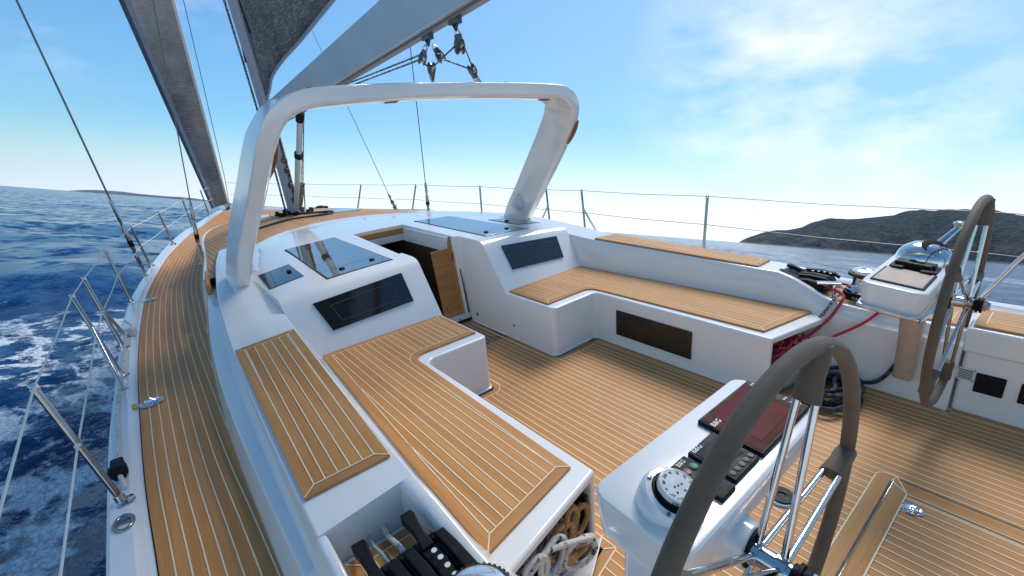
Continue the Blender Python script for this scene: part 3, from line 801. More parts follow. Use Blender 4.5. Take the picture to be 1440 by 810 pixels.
b1, c1 = block('pulley_block', 'left one of two blocks hung close together under the boom', (-.04, 3.37, 2.43), (-.25, .30, -.9), .085)
b2, c2 = block('pulley_block', 'right one of two blocks hung close together under the boom', (.01, 3.34, 2.43), (.30, -.30, -.75), .085)
b3, c3 = block('pulley_block', 'single block hung alone from the hanger nearest the boom end', (-.01, 2.98, 2.47), (.05, -.02, -1), .10)
b4, c4 = block('pulley_block', 'block lashed upright to the middle of the arch top', (-.02, 3.36, 2.19), (.02, -.02, 1), .085)
b5, c5 = block('pulley_block', 'block lashed to the starboard half of the arch top', (.33, 3.28, 2.18), (-.28, -.12, .55), .085)
mb = MB()
for dz in (0, .03): mb.tube([c1 + Vector((0, .03, dz)), Vector((-.02, 4.98, 2.325 + dz)), Vector((-.02, 7.5, 2.12 + dz))], .007, 8)
mb.tube([c3 + Vector((-.04, 0, 0)), c4 + Vector((.03, 0, .02))], .006, 8); mb.tube([c3 + Vector((.04, 0, 0)), c5 + Vector((0, 0, .03))], .006, 8); mb.tube([c2 + Vector((.03, 0, -.02)), c5], .006, 8)
mb.tube([c1 + Vector((0, 0, -.03)), c4], .006, 8); mb.tube([c4, Vector((-.02, 3.36, 2.17))], .012, 8); mb.tube([c5, Vector((.36, 3.26, 2.16))], .012, 8)
tag(mb.build('mainsheet', R_CHECK, None, 60, origin=(0, 3.36, 2.17)), 'thin mainsheet line reeved through the blocks between boom and arch', 'rope')

# ================================================================== STANCHIONS AND LIFELINES
ST = [((2.416, 2.43, .385), (2.53, 2.48, .998)), ((2.395, 4.03, .385), (2.50, 4.18, .978)), ((2.375, 4.66, .385), (2.462, 4.80, .969)), ((2.276, 6.13, .385), (2.34, 6.20, .967)), ((2.014, 8.04, .385), (2.085, 7.83, .97)), ((1.618, 9.68, .385), (1.69, 9.39, .962)),
      ((1.12, 11.55, .385), (1.17, 11.4, .97)), ((.60, 13.2, .385), (.64, 13.1, .99))]
names_p = ['long port stanchion leaning out over the wake, nearest the camera', 'port gate stanchion with bright brace, second from the camera', 'port gate stanchion with brace, third from the camera', 'dark port stanchion just aft of the chrome fairlead', 'port stanchion beside the outer shroud', 'port stanchion against open water forward of the shrouds', 'short far port stanchion near the bow', 'foremost port stanchion beside the headsail tack']
names_s = ['starboard stanchion behind the teak coaming, largest on that rail', 'starboard gate stanchion with brace, right of the arch', 'starboard gate stanchion right against the arch leg', 'starboard stanchion just left of the arch leg', 'starboard stanchion in the middle of the arch opening', 'starboard stanchion left of the thin slanting shroud', 'far starboard stanchion just right of the vang', 'foremost starboard stanchion, left of the mast foot']
for s, lab in ((-1, names_p), (1, names_s)):
    for k, (b, t) in enumerate(ST):
        b = Vector((s * b[0], b[1], b[2])); t = Vector((s * t[0], t[1], t[2])); d = (t - b).normalized()
        o = thing('stanchion', lab[k], 'stanchion', b, 'stanchions along the rails')
        mb = MB(); mb.tube([b - d * .01, t - d * .02, t], [.0145, .0145, .012], 12); mb.build('post', STEELD, o, 60, origin=b)
        mb = MB(); mb.lathe([(.045, -.006), (.045, .004), (.022, .010), (.019, .045), (.016, .045)], b, d, 18); mb.build('base', STEEL, o, 40, origin=b)
        mb = MB(); mb.lathe([(.016, -.02), (.018, -.008), (.016, .004), (.006, .01)], t, d, 12); mb.build('cap', STEEL, o, 40, origin=b)
        if k in (1, 2):
            q = -1 if k == 1 else 1
            e = Vector((s * (gun(b.y + q * .26) - .045), b.y + q * .26, .385))
            mb = MB(); mb.tube([b.lerp(t, .62), e], .0125, 10); mb.lathe([(.03, -.004), (.03, .004), (.015, .01)], e, (0, 0, 1), 14); mb.build('brace', STEEL, o, 60, origin=b)
for s in (-1, 1):
    for lvl, nm in ((1.0, 'upper'), (.53, 'lower')):
        pts = [Vector((s * 2.47, -2.3, .385 + .62 * lvl)), Vector((s * 2.50, .4, .39 + .615 * lvl))]
        for b, t in ST: pts.append(Vector((s * b[0], b[1], b[2])).lerp(Vector((s * t[0], t[1], t[2])), lvl - (.012 if lvl == 1 else 0)))
        pts.append(Vector((s * .12, 14.4, .40 + .62 * lvl)))
        full = []
        for a, b in zip(pts, pts[1:]):
            full += [a, a.lerp(b, .5) + Vector((0, 0, -.006 * (b - a).length))]
        full.append(pts[-1])
        mb = MB(); mb.tube(full, .0042 if s < 0 else .0034, 6)
        o = mb.build('lifeline', LINEW if s < 0 else WIRE, None, 60, origin=pts[1])
        side = 'port rail above the wake' if s < 0 else 'starboard rail against the sky'
        tag(o, f'{nm} lifeline strung along the {side}', 'lifeline', 'lifelines')
        if s < 0:
            mb = MB()
            for k in (0, 1, 2, 3): mb.lathe([(.005, -.03), (.012, -.02), (.013, .02), (.005, .03)], pts[2 + k] if lvl == 1 else pts[2 + k], pts[3 + k] - pts[2 + k], 8)
            mb.build('whipping', R_WHITE, o, 60, origin=pts[1])
# stern rail on the starboard quarter
o = thing('stern_rail', 'bent stainless rail at the starboard quarter beside the far wheel', 'rail', (2.40, .33, .38))
mb = MB(); mb.tube(catmull([(2.40, .345, .385), (2.40, .325, .43), (2.40, .26, .58), (2.40, .18, .76), (2.40, .05, .92), (2.40, -.5, 1.0), (2.38, -2.3, 1.0)], 5), .0155, 12); mb.build('rail_tube', STEEL, o, 60, origin=(2.40, .33, .38))
mb = MB(); mb.lathe([(.045, -.006), (.045, .004), (.02, .012)], (2.40, .345, .385), (0, 0, 1), 16); mb.build('base', STEEL, o, 40, origin=(2.40, .33, .38))

# ================================================================== WHEELS
def make_wheel(label):
    o = thing('steering_wheel', label, 'steering wheel', (0, 0, 0), 'pair of steering wheels')
    R = .541; HZ = .014
    mb = MB(); mb.tube([(R * math.cos(a), 0, R * math.sin(a)) for a in [2 * PI * k / 96 for k in range(96)]], .0200, 16, True); rim = mb.build('rim', LEATH, o, 60)
    for deg in (74, 2, -70, 146, 218):
        a = math.radians(deg); d = Vector((math.cos(a), 0, math.sin(a)))
        mb = MB(); secs = []
        for q, wy, wt in ((R + .004, .026, .026), (R - .03, .028, .028), (R - .07, .026, .023), (R - .125, .031, .019), (R - .13, .029, .017)):
            c = d * q; tn = Vector((-d.z, 0, d.x)); secs.append([c + Vector((0, wy * math.cos(t), 0)) + tn * wt * math.sin(t) for t in [2 * PI * k / 16 for k in range(16)]])
        mb.loft(secs); mb.build('sleeve', LEATH, o, 50)
        for sy, hy in ((.018, .024), (-.018, -.034)):
            mb = MB(); mb.tube([d * (R - .10) + Vector((0, sy, 0)), d * .026 + Vector((0, hy, HZ))], .0088, 12); mb.build('spoke', STEEL, o, 60)
    mb = MB(); mb.lathe([(.024, .04), (.028, .038), (.028, .034), (.033, .033), (.033, .016), (.028, .017), (.028, -.020), (.034, -.021), (.034, -.045), (.026, -.047), (.026, -.055)], (0, 0, HZ), (0, 1, 0), 30); mb.build('hub', STEEL, o, 40)
    mb = MB(); mb.lathe([(.03, -.092), (.039, -.091), (.039, -.082), (.031, -.081), (.031, -.076), (.039, -.075), (.039, -.066), (.031, -.065), (.031, -.055)], (0, 0, HZ), (0, 1, 0), 30); mb.build('friction_knob', BLACK, o, 35)
    mb = MB(); mb.lathe([(.001, -.118), (.020, -.117), (.025, -.105), (.030, -.104), (.031, -.092)], (0, 0, HZ), (0, 1, 0), 6); mb.build('hub_nut', STEEL, o, 30)
    return o
w1 = make_wheel('nearer leather-rimmed wheel, in front of the port instrument console')
w1.location = (-1.128, .308, .786)
w2 = dup(w1, (1.118, .313, .764)); w2['label'] = 'farther leather-rimmed wheel seen edge on, beside the throttle console'

# ================================================================== HELM CONSOLES
def txt(body, size, loc, mat, parent, name, rot=(0, 0, 0), extr=.0004):
    cu = bpy.data.curves.new(name, 'FONT'); cu.body = body; cu.size = size; cu.extrude = extr; cu.align_x = 'CENTER'; cu.align_y = 'CENTER'
    t = bpy.data.objects.new('tmp', cu); COL.objects.link(t)
    dg = bpy.context.evaluated_depsgraph_get(); me = bpy.data.meshes.new_from_object(t.evaluated_get(dg))
    bpy.data.objects.remove(t, do_unlink=True)
    me.materials.clear(); me.materials.append(mat); me.name = name
    o = bpy.data.objects.new(name, me); COL.objects.link(o); o.location = loc; o.rotation_euler = rot; o.parent = parent; return o
PRINT = simple('white printed lettering', (.72, .72, .72), .5)
PRINTK = simple('black printed lettering', (.02, .02, .02), .5)
def screen_mat(name, a, b, c):
    m, nt, bs = new_mat(name)
    tc = N(nt, 'ShaderNodeTexCoord'); gr = N(nt, 'ShaderNodeTexVoronoi'); gr.inputs['Scale'].default_value = 9; L(nt, tc.outputs['Object'], gr.inputs['Vector'])
    L(nt, ramp(nt, gr.outputs['Color'], [(.3, a), (.55, b), (.8, c)]), bs.inputs['Base Color'])
    bs.inputs['Roughness'].default_value = .4; bs.inputs['Specular IOR Level'].default_value = .02; return m
SCR = screen_mat('red brown chart screen', (.11, .022, .02), (.10, .016, .055), (.13, .03, .02))  # cells in close red brown tones
SCRB = simple('screen surround', (.085, .022, .016), .4, spec=.02)
LCD = simple('dark lcd', (.02, .022, .04), .4, spec=.03)
TILT = .085
def ctop(y): return .948 + TILT * (y - .5)
rx = Matrix.Rotation(math.atan(TILT), 3, 'X')
def make_console(s, label):
    cx = s * 1.005; O = Vector((cx, .5, .30))
    o = thing('helm_console', label, 'console', O, 'pair of helm consoles')
    def rr(x0, x1, y0, y1, r, k=5):
        return arc2(x1 - r, y1 - r, r, 0, 90, k) + arc2(x0 + r, y1 - r, r, 90, 180, k) + arc2(x0 + r, y0 + r, r, 180, 270, k) + arc2(x1 - r, y0 + r, r, 270, 360, k)
    mb = MB(); secs = []
    for ins_, dz in ((.06, -.138), (.03, -.134), (.010, -.120), (.0, -.03), (.001, -.007), (.004, -.0015), (.009, 0)):
        q = rr(-.372 + ins_, .372 - ins_, .372 + ins_ * 1.7, .635 - ins_ * .7, .045)
        secs.append([(cx + x, y, ctop(y) + dz) for x, y in q])
    mb.loft(secs); mb.build('tray', GEL, o, 24, origin=O)
    # chrome guard rail round the inboard lower edge
    mb = MB(); q = [(cx - s * .15, .628), (cx - s * .335, .628), (cx - s * .375, .595), (cx - s * .375, .42), (cx - s * .335, .372), (cx + s * .1, .372)]
    mb.tube(catmull([(x + (-s * .006 if abs(x - cx) > .35 else 0), y, ctop(y) - .122) for x, y in q], 5), .012, 10)
    if s > 0: mb.build('guard_rail', STEEL, o, 60, origin=O)
    # pedestal
    mb = MB(); mb.loft([[(s * xx + x, .505 + y, z + tz * x * s) for x, y in rr(-w, w, -d, d, .02, 3)] for z, w, d, xx, tz in ((.17, .045, .05, 1.385, .5), (.45, .05, .055, 1.345, .25), (.68, .06, .06, 1.28, .1), (.815, .075, .07, 1.25, 0))])
    mb.build('pedestal', BEIGE_REFLECT if s > 0 else GEL, o, 40, origin=O)
    mb = MB(); mb.loft([[(s * 1.115 + x, .47 + y, z) for x, y in rr(-w, w, -d, d, .03, 4)] for z, w, d in ((.66, .10, .045), (.74, .115, .06), (.815, .13, .075))])
    mb.build('shaft_bracket', GEL, o, 40, origin=O)
    mb = MB(); wx = s * 1.115; wz = .800 if s < 0 else .778
    mb.lathe([(.088, .56), (.088, .475), (.080, .468), (.066, .40), (.059, .350), (.050, .346)], (wx, 0, wz), (0, 1, 0), 30); mb.build('shaft_housing', GEL, o, 40, origin=O)
    for a in range(4):
        mb = MB(); mb.lathe([(.008, 0), (.008, .004)], (wx + .072 * math.cos(a * PI / 2 + .5), .468, wz + .066 * math.sin(a * PI / 2 + .5)), (0, -1, 0), 10); mb.build('housing_bolt', BLACK, o, 40, origin=O)
    mb = MB(); mb.lathe([(.050, .352), (.052, .349), (.052, .340), (.030, .338)], (wx, 0, wz), (0, 1, 0), 26); mb.build('shaft_seal', BLACK, o, 40, origin=O)
    return o, O
c1, O1 = make_console(-1, 'white helm console with chart screen, compass and keypads behind the near wheel')
def on(x, y, dz=0): return Vector((x, y, ctop(y) + dz))
def cbox(mb, x0, x1, y0, y1, z0, z1, mi=0):
    vs = [(x, y, ctop(y) + z) for x in (x0, x1) for y in (y0, y1) for z in (z0, z1)]
    mb.add(vs, [(0, 1, 3, 2), (4, 6, 7, 5), (0, 4, 5, 1), (2, 3, 7, 6), (0, 2, 6, 4), (1, 5, 7, 3)], mi)
# plotter
mb = MB(); cbox(mb, -.960, -.652, .402, .588, -.01, .014); pl = mb.build('chart_plotter', BLACK, c1, None, .004, origin=O1)
mb = MB(); cbox(mb, -.952, -.690, .410, .580, .012, .0155); sb = mb.build('screen_surround', SCRB, pl, None, origin=O1)
mb = MB(); cbox(mb, -.915, -.715, .428, .566, .014, .0165); mb.build('screen', SCR, pl, None, origin=O1)
mb = MB()
for y in (.425, .445, .465, .525, .545, .565):
    for x in (-.678, -.666): mb.lathe([(.005, 0), (.004, .003)], on(x, y, .014), (0, 0, 1), 10)
mb.build('screen_key', simple('pale grey key', (.42, .42, .42), .5), pl, 40, origin=O1)
rot = (math.atan(TILT), 0, 0)
# the plotter's badge sits in its upper inboard-facing corner
txt('B&G', .022, on(-.935, .545, .0165) - O1, PRINT, pl, 'lettering', (rot[0], 0, -PI / 2 + PI / 2))
# instrument display and its keys
mb = MB(); cbox(mb, -1.100, -.972, .405, .536, -.01, .013); d1 = mb.build('instrument_display', BLACK, c1, None, .004, origin=O1)
mb = MB(); cbox(mb, -1.090, -.990, .442, .518, .011, .0145); mb.build('screen', LCD, d1, None, origin=O1)
mb = MB()
for k in range(5): mb.lathe([(.0085, 0), (.0085, .003), (.006, .004)], on(-1.082 + .0235 * k, .423, .012), (0, 0, 1), 14)
mb.build('display_key', simple('grey rubber key', (.10, .10, .10), .6), d1, 40, origin=O1)
txt('B&G', .021, on(-1.070, .527, .0138) - O1, PRINT, d1, 'lettering', rot)
mb = MB(); cbox(mb, -1.178, -1.114, .398, .538, -.01, .012); k1 = mb.build('autopilot_keypad', BLACK, c1, None, .004, origin=O1)
for x, y, col in ((-1.162, .500, (.22, .05, .05)), (-1.132, .500, (.05, .16, .09)), (-1.162, .468, (.30, .04, .04)), (-1.132, .468, (.12, .12, .12)), (-1.147, .432, (.1, .1, .1))):
    mb = MB(); mb.lathe([(.0115, 0), (.0115, .003), (.008, .0045)], on(x, y, .011), (0, 0, 1), 18); mb.build('key', simple('keypad button', col, .5), k1, 40, origin=O1)
txt('B&G', .017, on(-1.148, .5255, .0128) - O1, PRINT, k1, 'lettering', rot)
# compass, tipped towards the helm on a sloping white bezel
CT = math.radians(20)
cc = on(-1.268, .474, .020); nz = Vector((0, -math.sin(CT), math.cos(CT)))
def make_compass(con, O, cc):
    K = .85; M = Matrix.Rotation(CT, 4, 'X'); M3 = M.to_3x3() * K
    mb = MB(); secs = []
    for r, h, k in ((.091, -.05, 0), (.091, 0, 0), (.088, .012, .5), (.081, .022, 1), (.066, .026, 1), (.063, .016, 1), (.05, .002, 1)):
        sec = []
        for q in range(48):
            a = 2 * PI * q / 48; p = cc + M3 @ Vector((r * math.cos(a), r * math.sin(a), h))
            if k == 0: p.z = ctop(p.y) - .002 if h < 0 else max(p.z, ctop(p.y) + .004)
            sec.append(p)
        secs.append(sec)
    mb.loft(secs); b = mb.build('compass', GEL, con, 40, origin=O)
    mb = MB(); mb.lathe([(r_ * K, h_ * K) for r_, h_ in [(.0635, .004), (.0635, .022), (.0625, .0275), (.0585, .028), (.057, .012), (.02, .012)]], cc, nz, 44); mb.build('compass_bowl', BLACK, b, 40, origin=O)
    mb = MB(); mb.lathe([(r_ * K, h_ * K) for r_, h_ in [(.0545, .010), (.0545, .040)]], cc, nz, 44); mb.build('compass_skirt', BLACK, b, 40, origin=O)
    up = Vector((0, .003, 0)); mb = MB(); mb.lathe([(r_ * K, h_ * K) for r_, h_ in [(.0530, .039), (.0525, .055), (.0505, .057), (.048, .0572), (.0465, .0558), (.001, .0558)]], cc + up, nz, 44); cd = mb.build('compass_card', simple('white compass card', (.66, .67, .66), .3, coat=.3), b, 40, origin=O)
    for k, tx in enumerate(('N', '30', '60', 'E', '120', '150', 'S', '210', '240', 'W', '300', '330')):
        a = math.radians(70 - 30 * k); p = M3 @ Vector((.0385 * math.cos(a), .0385 * math.sin(a), .0564))
        txt(tx, .0115 * K, cc + up + p - O, PRINTK, cd, 'card_number', (CT, 0, a - PI / 2))
    for k, tx in enumerate(('330', '300', '270', '240', '210', '180')):
        a = math.radians(-150 + 24 * k); p = M3 @ Vector((.0534 * math.cos(a), .0534 * math.sin(a), .0472))
        t = txt(tx, .0125 * K, (0, 0, 0), PRINTK, cd, 'rim_number')
        t.rotation_euler = (Matrix.Rotation(CT, 3, 'X') @ Matrix.Rotation(a + PI / 2, 3, 'Z') @ Matrix.Rotation(math.radians(90), 3, 'X')).to_euler(); t.location = cc + up + p - O
    for x, y in ((0, 0), (.012, -.003), (-.012, .003), (.004, -.02), (-.02, -.012)):
        mb = MB(); mb.lathe([(r_ * K, h_ * K) for r_, h_ in [(.0035, 0), (.003, .0012)]], cc + up + M3 @ Vector((x, y, .0558)), nz, 8); mb.build('card_dot', PRINTK, cd, 40, origin=O)
    mb = MB(); mb.tube([cc + M3 @ Vector((.0555 * math.cos(-1.4), .0555 * math.sin(-1.4), z)) for z in (.020, .046)], .0014, 6); mb.build('lubber_line', simple('yellow mark', (.75, .6, .05), .5), b, origin=O)
    mb = MB(); mb.tube([cc + M3 @ Vector((.0555 * math.cos(-.75), .0555 * math.sin(-.75), z)) for z in (.020, .046)], .0014, 6); mb.build('red_line', simple('red mark', (.5, .04, .05), .5), b, origin=O)
    for a in (-1.4, .3, 1.9, 3.5):
        mb = MB(); mb.lathe([(r_ * K, h_ * K) for r_, h_ in [(.006, 0), (.006, .003), (.003, .004)]], cc + M3 @ Vector((.0745 * math.cos(a), .0745 * math.sin(a), .0235)), nz, 12); mb.build('compass_screw', STEELD, b, 40, origin=O)
    return b
make_compass(c1, O1, cc)
nz = Vector((0, -math.sin(math.atan(TILT)), math.cos(math.atan(TILT))))

c2, O2 = make_console(1, 'white helm console with sand coloured lid and chrome throttle beside the far wheel')
mb = MB(); cbox(mb, .690, .955, .395, .610, -.005, .006); f = mb.build('lid_frame', BLACK, c2, None, .003, origin=O2)
mb = MB(); cbox(mb, .700, .945, .405, .600, .004, .009); mb.build('lid_panel', simple('sand panel', (.44, .30, .20), .4, coat=.2), f, None, .003, origin=O2)
mb = MB(); cbox(mb, .975, 1.10, .405, .60, -.005, .010); cbox(mb, .985, 1.02, .43, .58, .01, .035); cbox(mb, 1.03, 1.085, .42, .47, .01, .03); cbox(mb, 1.03, 1.085, .53, .58, .01, .03); mb.build('instrument_bracket', BLACK, c2, None, .004, origin=O2)
mb = MB()
for y in (.44, .56): mb.box(on(.952, y, .014), (.035, .05, .012))
mb.build('lid_hinge', BLACK, c2, None, .003, origin=O2)
mb = MB(); c = on(1.235, .505)
mb.lathe([(.125, -.01), (.125, .012), (.118, .035), (.10, .062), (.07, .085), (.035, .096), (.001, .098)], c, nz, 40); mb.build('compass_dome', STEEL, c2, 45, origin=O2)
mb = MB(); mb.lathe([(.062, .088), (.060, .096), (.045, .100), (.001, .1)], c, (-.35, -.45, .85), 30); mb.build('dome_window', BLACK, c2, 45, origin=O2)
mb = MB(); a = c + Vector((.045, -.04, .075)); b = a + Vector((.105, -.055, .085)); mb.tube([c + Vector((.02, -.03, .04)), a, b], [.026, .022, .015], 12)
mb.lathe([(.001, -.018), (.024, -.016), (.036, -.004), (.036, .006), (.02, .018), (.001, .02)], b + Vector((.012, -.006, .012)), (.35, -.2, .9), 22); mb.build('throttle_lever', STEEL, c2, 45, origin=O2)

# ================================================================== WINCHES, CLUTCHES, ROPES
def make_winch(label, loc):
    o = thing('winch', label, 'winch', (0, 0, 0), 'pair of cockpit winches')
    mb = MB(); mb.lathe([(.118, 0), (.118, .03), (.112, .042), (.10, .046)], (0, 0, 0), (0, 0, 1), 40); mb.build('winch_base', BLACK, o, 40)
    for k, ch in enumerate('HARKEN'):
        a = math.radians(193 - 25 + 10 * k); t = txt(ch, .026, (.1185 * math.cos(a), .1185 * math.sin(a), .016), PRINT, o, 'letter')
        t.rotation_euler = (PI / 2, 0, a + PI / 2)
    mb = MB(); mb.lathe([(.104, .046), (.102, .06), (.082, .075), (.072, .10), (.072, .145), (.084, .158)], (0, 0, 0), (0, 0, 1), 40); mb.build('drum', STEEL, o, 40)
    mb = MB(); secs = []
    mb.lathe([(.075, .158), (.098, .160), (.101, .168), (.099, .178), (.082, .181)], (0, 0, 0), (0, 0, 1), 48)
    for k in range(40):
        a = 2 * PI * k / 40; mb.box((.098 * math.cos(a), .098 * math.sin(a), .169), (.010, .008, .018), Matrix.Rotation(a, 3, 'Z'))
    mb.build('self_tailing_jaw', RUBBER, o, 40)
    mb = MB(); mb.lathe([(.085, .180), (.084, .190), (.070, .200), (.035, .204), (.030, .198), (.018, .196), (.016, .185), (.001, .185)], (0, 0, 0), (0, 0, 1), 40); mb.build('winch_cap', simple('mirror chrome cap', (.80, .79, .77), .10, metal=.75), o, 40)
    mb = MB(); mb.box((-.06, -.035, .196), (.11, .02, .010), Matrix.Rotation(.5, 3, 'Z')); mb.build('line_guide', STEEL, o, None, .003)
    o.location = loc; return o
wi = make_winch('chrome and black winch on the starboard teak platform beside the console', (1.72, .86, .503))
wp = dup(wi, (-1.625, .808, .474)); wp['label'] = 'chrome winch at the port recess, half cut off beneath the near bench'

def make_clutches(label, loc):
    o = thing('rope_clutch_bank', label, 'rope clutch', (0, 0, 0), 'rope clutch banks')
    for k in range(5):
        x = -.118 + .056 * k
        mb = MB(); prof = [(-.13, 0), (-.135, .05), (-.11, .085), (-.02, .098), (.07, .088), (.12, .058), (.13, 0)]
        mb.loft([[(x + dx, y, z) for y, z in prof] for dx in (-.0262, .0262)]); b = mb.build('clutch_body', BLACK, o, None, .006)
        mb = MB(); up = k in (0, 3)
        if up: mb.loft([[(x + dx, y, z) for dx, y, z in ((-w, yy, zz - t), (w, yy, zz - t), (w, yy, zz + t), (-w, yy, zz + t))] for yy, zz, w, t in ((.04, .088, .022, .014), (.09, .104, .016, .013), (.13, .117, .019, .014), (.16, .125, .024, .015), (.182, .130, .020, .011))])
        else: mb.loft([[(x + dx, y, z) for dx, y, z in ((-w, yy, zz - t), (w, yy, zz - t), (w, yy, zz + t), (-w, yy, zz + t))] for yy, zz, w, t in ((.07, .098, .018, .010), (-.02, .106, .018, .010), (-.12, .098, .02, .010), (-.16, .075, .018, .008))])
        mb.build('clutch_lever', BLACK, b, None, .005)
    for j in range(4):
        mb = MB(); mb.lathe([(.009, 0), (.009, .003)], (-.118 + .056 * 3, -.11 + .038 * j, .112 + (.004 if j in (1, 2) else 0)), (0, 0, 1), 14); mb.build('clutch_badge', PRINT, o, 40)
    o.location = loc; return o
ck = make_clutches('row of black rope clutches in the port recess, one lever raised', (-1.665, 1.06, .482))
ck.rotation_euler = (0, 0, .02)
cs = dup(ck, (1.73, 1.20, .502)); cs['label'] = 'row of black rope clutches behind the starboard bench end'
def rope(name, pts, r, mat, label, group=None, k=6, n=8):
    P = catmull(pts, k); mb = MB(); mb.tube(P, r, n)
    o = mb.build(name, mat, None, 70, origin=P[0]); tag(o, label, 'rope', group); return o
for k, (mt, lb) in enumerate(((R_CHECK, 'black and white fleck line'), (R_TEAL, 'pale green line'), (R_WHITE, 'plain white line'), (BLACK, 'plain black line'))):
    x = -1.78 + .056 * (k + (1 if k == 3 else 0)); rope('control_line', [(x, 1.10, .535), (x, 1.22, .53), (x, 1.30, .505), (x + .004, 1.358, .50)], .0095 if k == 2 else .007, mt, lb + ' leading into the port clutches', 'lines through the port clutches')
def tangle(name, c, ext, nloop, r, mat, label, seed, group='heaped ropes', flat=.5, lo=None):
    rnd = random.Random(seed); pts = []
    for k in range(nloop):
        cx, cy = rnd.uniform(-.5, .5) * ext[0], rnd.uniform(-.5, .5) * ext[1]; cz = (k / nloop - .5) * ext[2]
        a0 = rnd.uniform(0, 2 * PI); ra = rnd.uniform(.55, 1.0); rb = ra * rnd.uniform(.4, .9); ti = rnd.uniform(-flat, flat); tj = rnd.uniform(-flat, flat)
        for j in range(7):
            a = a0 + 2 * PI * j / 7.3
            u, v = ra * math.cos(a) * .09, rb * math.sin(a) * .09
            pts.append((min(max(cx + u, -ext[0] * .62), ext[0] * .62) + c[0], min(max(cy + v, -ext[1] * .62), ext[1] * .62) + c[1], min(max(cz + u * ti + v * tj + c[2] + rnd.uniform(-.006, .006), c[2] - ext[2] * .5), .352)))
    return rope(name, pts, r, mat, label, group, 4, 8)
tangle('rope_heap', (1.13, 1.16, .26), (.36, .20, .16), 36, .008, R_RED, 'heap of crimson rope stuffed in the starboard bench end', 3, flat=.9)
def loops(spec, seed):
    rnd = random.Random(seed); pts = []
    for cx, cy, cz, r, q, turns, a0, yaw_ in spec:
        n = int(turns * 8)
        for j in range(n + 1):
            a = a0 + 2 * PI * j / 8; u = r * math.cos(a); v = r * q * math.sin(a)
            pts.append((cx + u * math.cos(yaw_), cy + u * math.sin(yaw_) + rnd.uniform(-.006, .006) - .004 * j / n, min(cz + v, .36)))
    return pts
rope('rope_heap', loops([(-1.30, 1.10, .24, .075, 1.0, 1.1, 0, .1), (-1.25, 1.06, .16, .09, .8, 1.2, 2, -.3), (-1.16, 1.13, .27, .07, 1.1, 1.1, 1, .4), (-1.04, 1.08, .13, .085, .85, 1.3, .4, .1), (-1.12, 1.16, .2, .10, .7, 1.2, 3, .6), (-1.22, 1.03, .10, .08, .7, 1.2, 1, 0), (-1.0, 1.14, .24, .06, 1.2, 1.1, 2, -.2), (-1.08, 1.06, .09, .09, .5, 1.2, 0, .2), (-1.02, 1.02, .16, .075, .9, 1.2, .5, -.1), (-1.17, 1.02, .26, .08, .8, 1.1, 2, .2), (-1.28, 1.0, .27, .07, 1, 1.2, 3, .1)], 3), .0125, R_FLECK, 'white rope with black flecks in the port bench locker', 'heaped ropes', 5, 10)
rope('rope_heap', loops([(-.945, 1.09, .23, .058, 1.05, 1.25, 1.2, .15), (-1.02, 1.07, .27, .055, 1.3, 1.1, 2.6, .3), (-1.10, 1.05, .25, .075, .9, .9, 1.0, .1), (-1.03, 1.03, .17, .06, .45, .7, 3.4, .0)], 6), .0125, R_TAN, 'tan rope looped over the flecked rope in the port locker', 'heaped ropes', 5, 10)
rope('rope_heap', loops([(-.93, 1.16, .10, .045, 1.6, 2.2, 0, .5), (-.96, 1.12, .08, .05, 1.2, 2.0, 1, -.4)], 8), .0125, R_CHECK, 'black and white braid at the inboard end of the port locker', 'heaped ropes', 5, 10)
mb = MB(); mb.bb(-1.39, -.885, 1.27, 1.30, .035, .372); mb.bb(-1.39, -.89, 1.06, 1.27, .034, .05); mb.bb(-.893, -.876, 1.10, 1.27, .05, .30); mb.bb(-1.395, -1.385, 1.0, 1.27, .05, .37)  # dark panels added inside the locker to stand in for its shade
tag(mb.build('bag_shade_lining', RUBBER, None, None, .008, origin=(-1.1, 1.3, .035)), 'dark rope bag lining added as shade behind the tan and flecked ropes in the port locker', 'bag')
pts = []
for k in range(9):
    for j in range(12):
        a = 2 * PI * j / 12; rr_ = .21 + .05 * math.sin(k * 2.1) + .02 * math.sin(3 * a + k) - .006 * k
        pts.append((1.12 + .035 * math.sin(k * 3.) + rr_ * 1.0 * math.cos(a), .82 + .03 * math.cos(k * 2.3) + rr_ * .62 * math.sin(a), .014 + .011 * k + .006 * math.sin(a * 2 + k)))
pts += [(1.30, .80, .06), (1.385, .70, .03), (1.375, .62, .08), (1.380, .56, .20), (1.392, .53, .33), (1.405, .51, .45), (1.46, .50, .512), (1.60, .49, .505)]
rope('rope_coil', pts, .0125, R_GREY, 'charcoal rope coiled on the sole and led up the white wall to starboard', 'heaped ropes', 4)
rope('jib_sheet', [(1.64, 1.10, .56), (1.57, .99, .57), (1.51, .92, .56), (1.45, .91, .53), (1.395, .95, .42), (1.33, 1.02, .31), (1.26, 1.05, .30)], .0095, R_RED, 'red sheet looping from the starboard winch down to the crimson heap', 'sheets')
rope('jib_sheet', [(1.60, .96, .53), (1.51, .955, .55), (1.44, .96, .52), (1.385, 1.0, .42), (1.34, 1.06, .32)], .0105, R_CHECK, 'black and white sheet beside the red one on the starboard ridge', 'sheets')
rope('jib_sheet', [(1.63, .77, .54), (1.53, .70, .52), (1.45, .70, .515), (1.385, .76, .44), (1.32, .88, .34), (1.22, .99, .28)], .0095, R_RED, 'second red sheet, dropping over the starboard ridge near the console', 'sheets')
rope('jib_sheet', [(1.78, 1.10, .57), (1.76, 1.0, .56), (1.74, .96, .565), (1.66, .93, .575)], .0085, R_RED, 'short red sheet between starboard clutches and winch', 'sheets')
